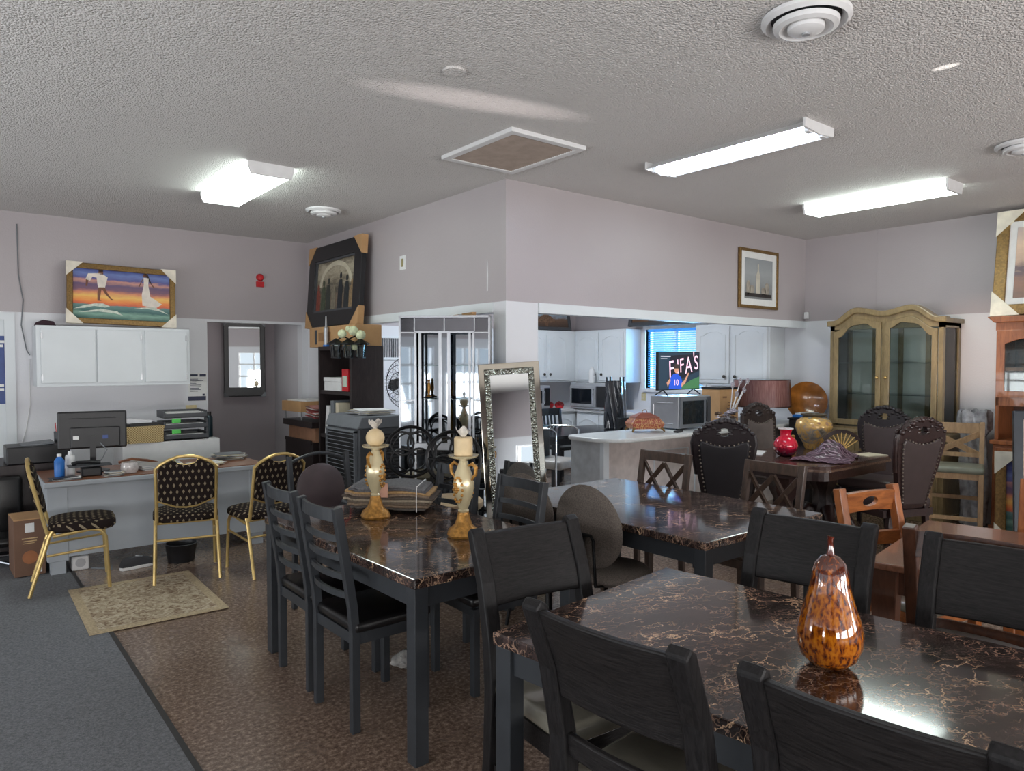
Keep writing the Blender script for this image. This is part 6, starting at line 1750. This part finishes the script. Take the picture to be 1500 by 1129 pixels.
tree = scene_canvas('painted_tree', [(0, (60, 52, 48)), (.3, (92, 70, 56)), (.5, (110, 86, 70)), (.7, (150, 170, 186)), (1, (170, 190, 206))], lo=-.16, hi=.16, nscale=6, namt=.4)
t, c = picture('framed_painting', (7.4, 8.40, 2.315), (R(-10), 0, 0), 1.0, .36, .05, .035, M['dkgrey'], tree, 'dark framed painting of a broad brown tree, on the far cabinets', 'painting')
fig([[(-.2 + .4 * i / 12, -.05 + .12 * math.sin(PI * i / 12) + .012 * (i % 2)) for i in range(13)] + [(.03, -.06), (.02, -.12), (-.03, -.12), (-.03, -.06)]], plain('painted_foliage', (110, 84, 66), .6, var=.5, vs=40), 'painted_crown')
aut = scene_canvas('painted_autumn_scene', [(0, (70, 56, 48)), (.4, (150, 106, 66)), (.6, (120, 100, 86)), (1, (86, 100, 120))], lo=-.16, hi=.16, nscale=8, namt=.8)
picture('framed_painting', (8.10, 6.62, 2.36), (R(-12), 0, R(-90)), 1.35, .40, .06, .04, M['dkgrey'], aut, 'wide dark framed autumn painting above the kitchen window', 'painting')
o = thing('outlet_plate', (WX, 7.16, 1.12), R(-90), 'cream outlet plate on the kitchen wall below the window corner', 'outlet')
MB().bb((-.04, -.008, -.06), (.04, 0, .06)).build('plate', plain('cream_outlet', (206, 194, 150), .4), o)
for z in (-.025, .025): MB().bb((-.014, -.011, z - .012), (.014, -.008, z + .012)).build('socket', M['paper2'], o)
o = thing('wall_vent', (4.72, WY, 1.83), 0, 'grey louvred wall vent on the kitchen wall left of the mirrored cabinet', 'vent')
MB().ring(rr(.24, -.16, .16), rr(.21, -.13, .13), .02, Matrix.Translation((0, -.008, 0))).build('frame', M['cabwhite'], o)
b = MB()
for i in range(15): b.bb((-.2 + i * .028, -.012, -.13), (-.188 + i * .028, 0, .13))
b.build('louvers', M['dkgrey'], o)
# black kitchen table and its chairs
t = thing('kitchen_table', (6.40, 6.66, 0), 0, 'black dining table standing in the middle of the kitchen', 'table')
MB().bb((-.8, -.45, .72), (.8, .45, .76)).build('table_top', plain('black_gloss', (26, 26, 30), .15), t, bev=.005)
MB().bb((-.72, -.38, .64), (.72, .38, .72)).build('apron', M['black'], t)
for sx in (-1, 1):
    for sy in (-1, 1): MB().bb((sx * .72 - .035, sy * .38 - .035, 0), (sx * .72 + .035, sy * .38 + .035, .66)).build('leg', M['black'], t)
def black_chair(loc, rz, label):
    t = thing('black_kitchen_chair', loc, rz, label, 'chair', 'black chairs in the kitchen')
    for s in (-1, 1):
        MB().sweep([(s * .19, -.19, 0), (s * .19, -.19, .45), (s * .19, -.26, .98)], .035, .035).build('back_post', M['black'], t)
        MB().bb((s * .19 - .018, .16, 0), (s * .19 + .018, .196, .43)).build('leg', M['black'], t)
    MB().sweep([(-.2, -.255, .93), (0, -.28, .93), (.2, -.255, .93)], .1, .02, side=(0, 0, 1)).build('top_rail', M['black'], t)
    for x in (-.1, -.033, .033, .1): MB().sweep([(x, -.2, .5), (x, -.265, .9)], .03, .012).build('back_slat', M['black'], t)
    MB().bb((-.2, -.26, .6), (.2, -.22, .62)).build('lower_rail', M['black'], t)
    MB().box((0, 0, .455), (.43, .42, .05), bev=.015).build('seat', M['black_seat'], t)
    return t
k1 = black_chair((6.75, 7.34, 0), face(0, -1), 'black slatted chair on the far side of the kitchen table')
dup(k1, (6.38, 6.0, 0), face(0, 1), 'black slatted chair on the near side of the kitchen table')
t = thing('wrapped_chair', (6.98, 6.54, .761), R(30), 'upturned black chair in black plastic wrap on the kitchen table', 'chair')
def wrp(u, v):
    a_ = u * 2 * PI
    c_, s_ = math.cos(a_), math.sin(a_)
    q = (abs(c_) ** 4 + abs(s_) ** 4) ** -.25
    r_ = .145 - .015 * v + .012 * math.sin(6 * a_ + 5 * v)
    return (r_ * q * c_, r_ * q * s_ * .9, .005 + .62 * v)
MB().grid(wrp, 40, 10).build('plastic_wrap', plain('black_plastic_film', (26, 27, 32), .15, bump=.6, bs=25, coat=.5), t)
for sx in (-1, 1):
    for sy in (-1, 1): MB().bb((sx * .10 - .012, sy * .09 - .012, .55), (sx * .10 + .012, sy * .09 + .012, .68)).build('leg', M['black'], t)
MB().bb((-.12, -.11, .56), (.12, .11, .61)).build('seat', M['black'], t)
t = thing('bar_stool', (5.0, 5.60, 0), face(.3, -1), 'black leather stool with chrome arms seen through the walkway', 'stool')
MB().box((0, -.16, .78), (.40, .06, .36), bev=.025, seg=3).build('backrest', M['black_seat'], t, smooth=True)
MB().box((0, .05, .58), (.42, .40, .09), bev=.035, seg=3).build('seat', plain('pale_grey_vinyl', (170, 164, 158), .4), t, smooth=True)
for s in (-1, 1): MB().tube([(s * .2, -.17, .94), (s * .23, -.1, .95), (s * .23, .15, .95), (s * .23, .2, .92), (s * .23, .2, 0)], .012).build('arm', M['chrome'], t)
for s in (-1, 1): MB().tube([(s * .2, -.17, .95), (s * .2, -.19, .5), (s * .21, -.24, 0)], .012).build('leg', M['chrome'], t)
MB().tube([(-.23, .2, .25), (.23, .2, .25)], .01).build('foot_rail', M['chrome'], t)
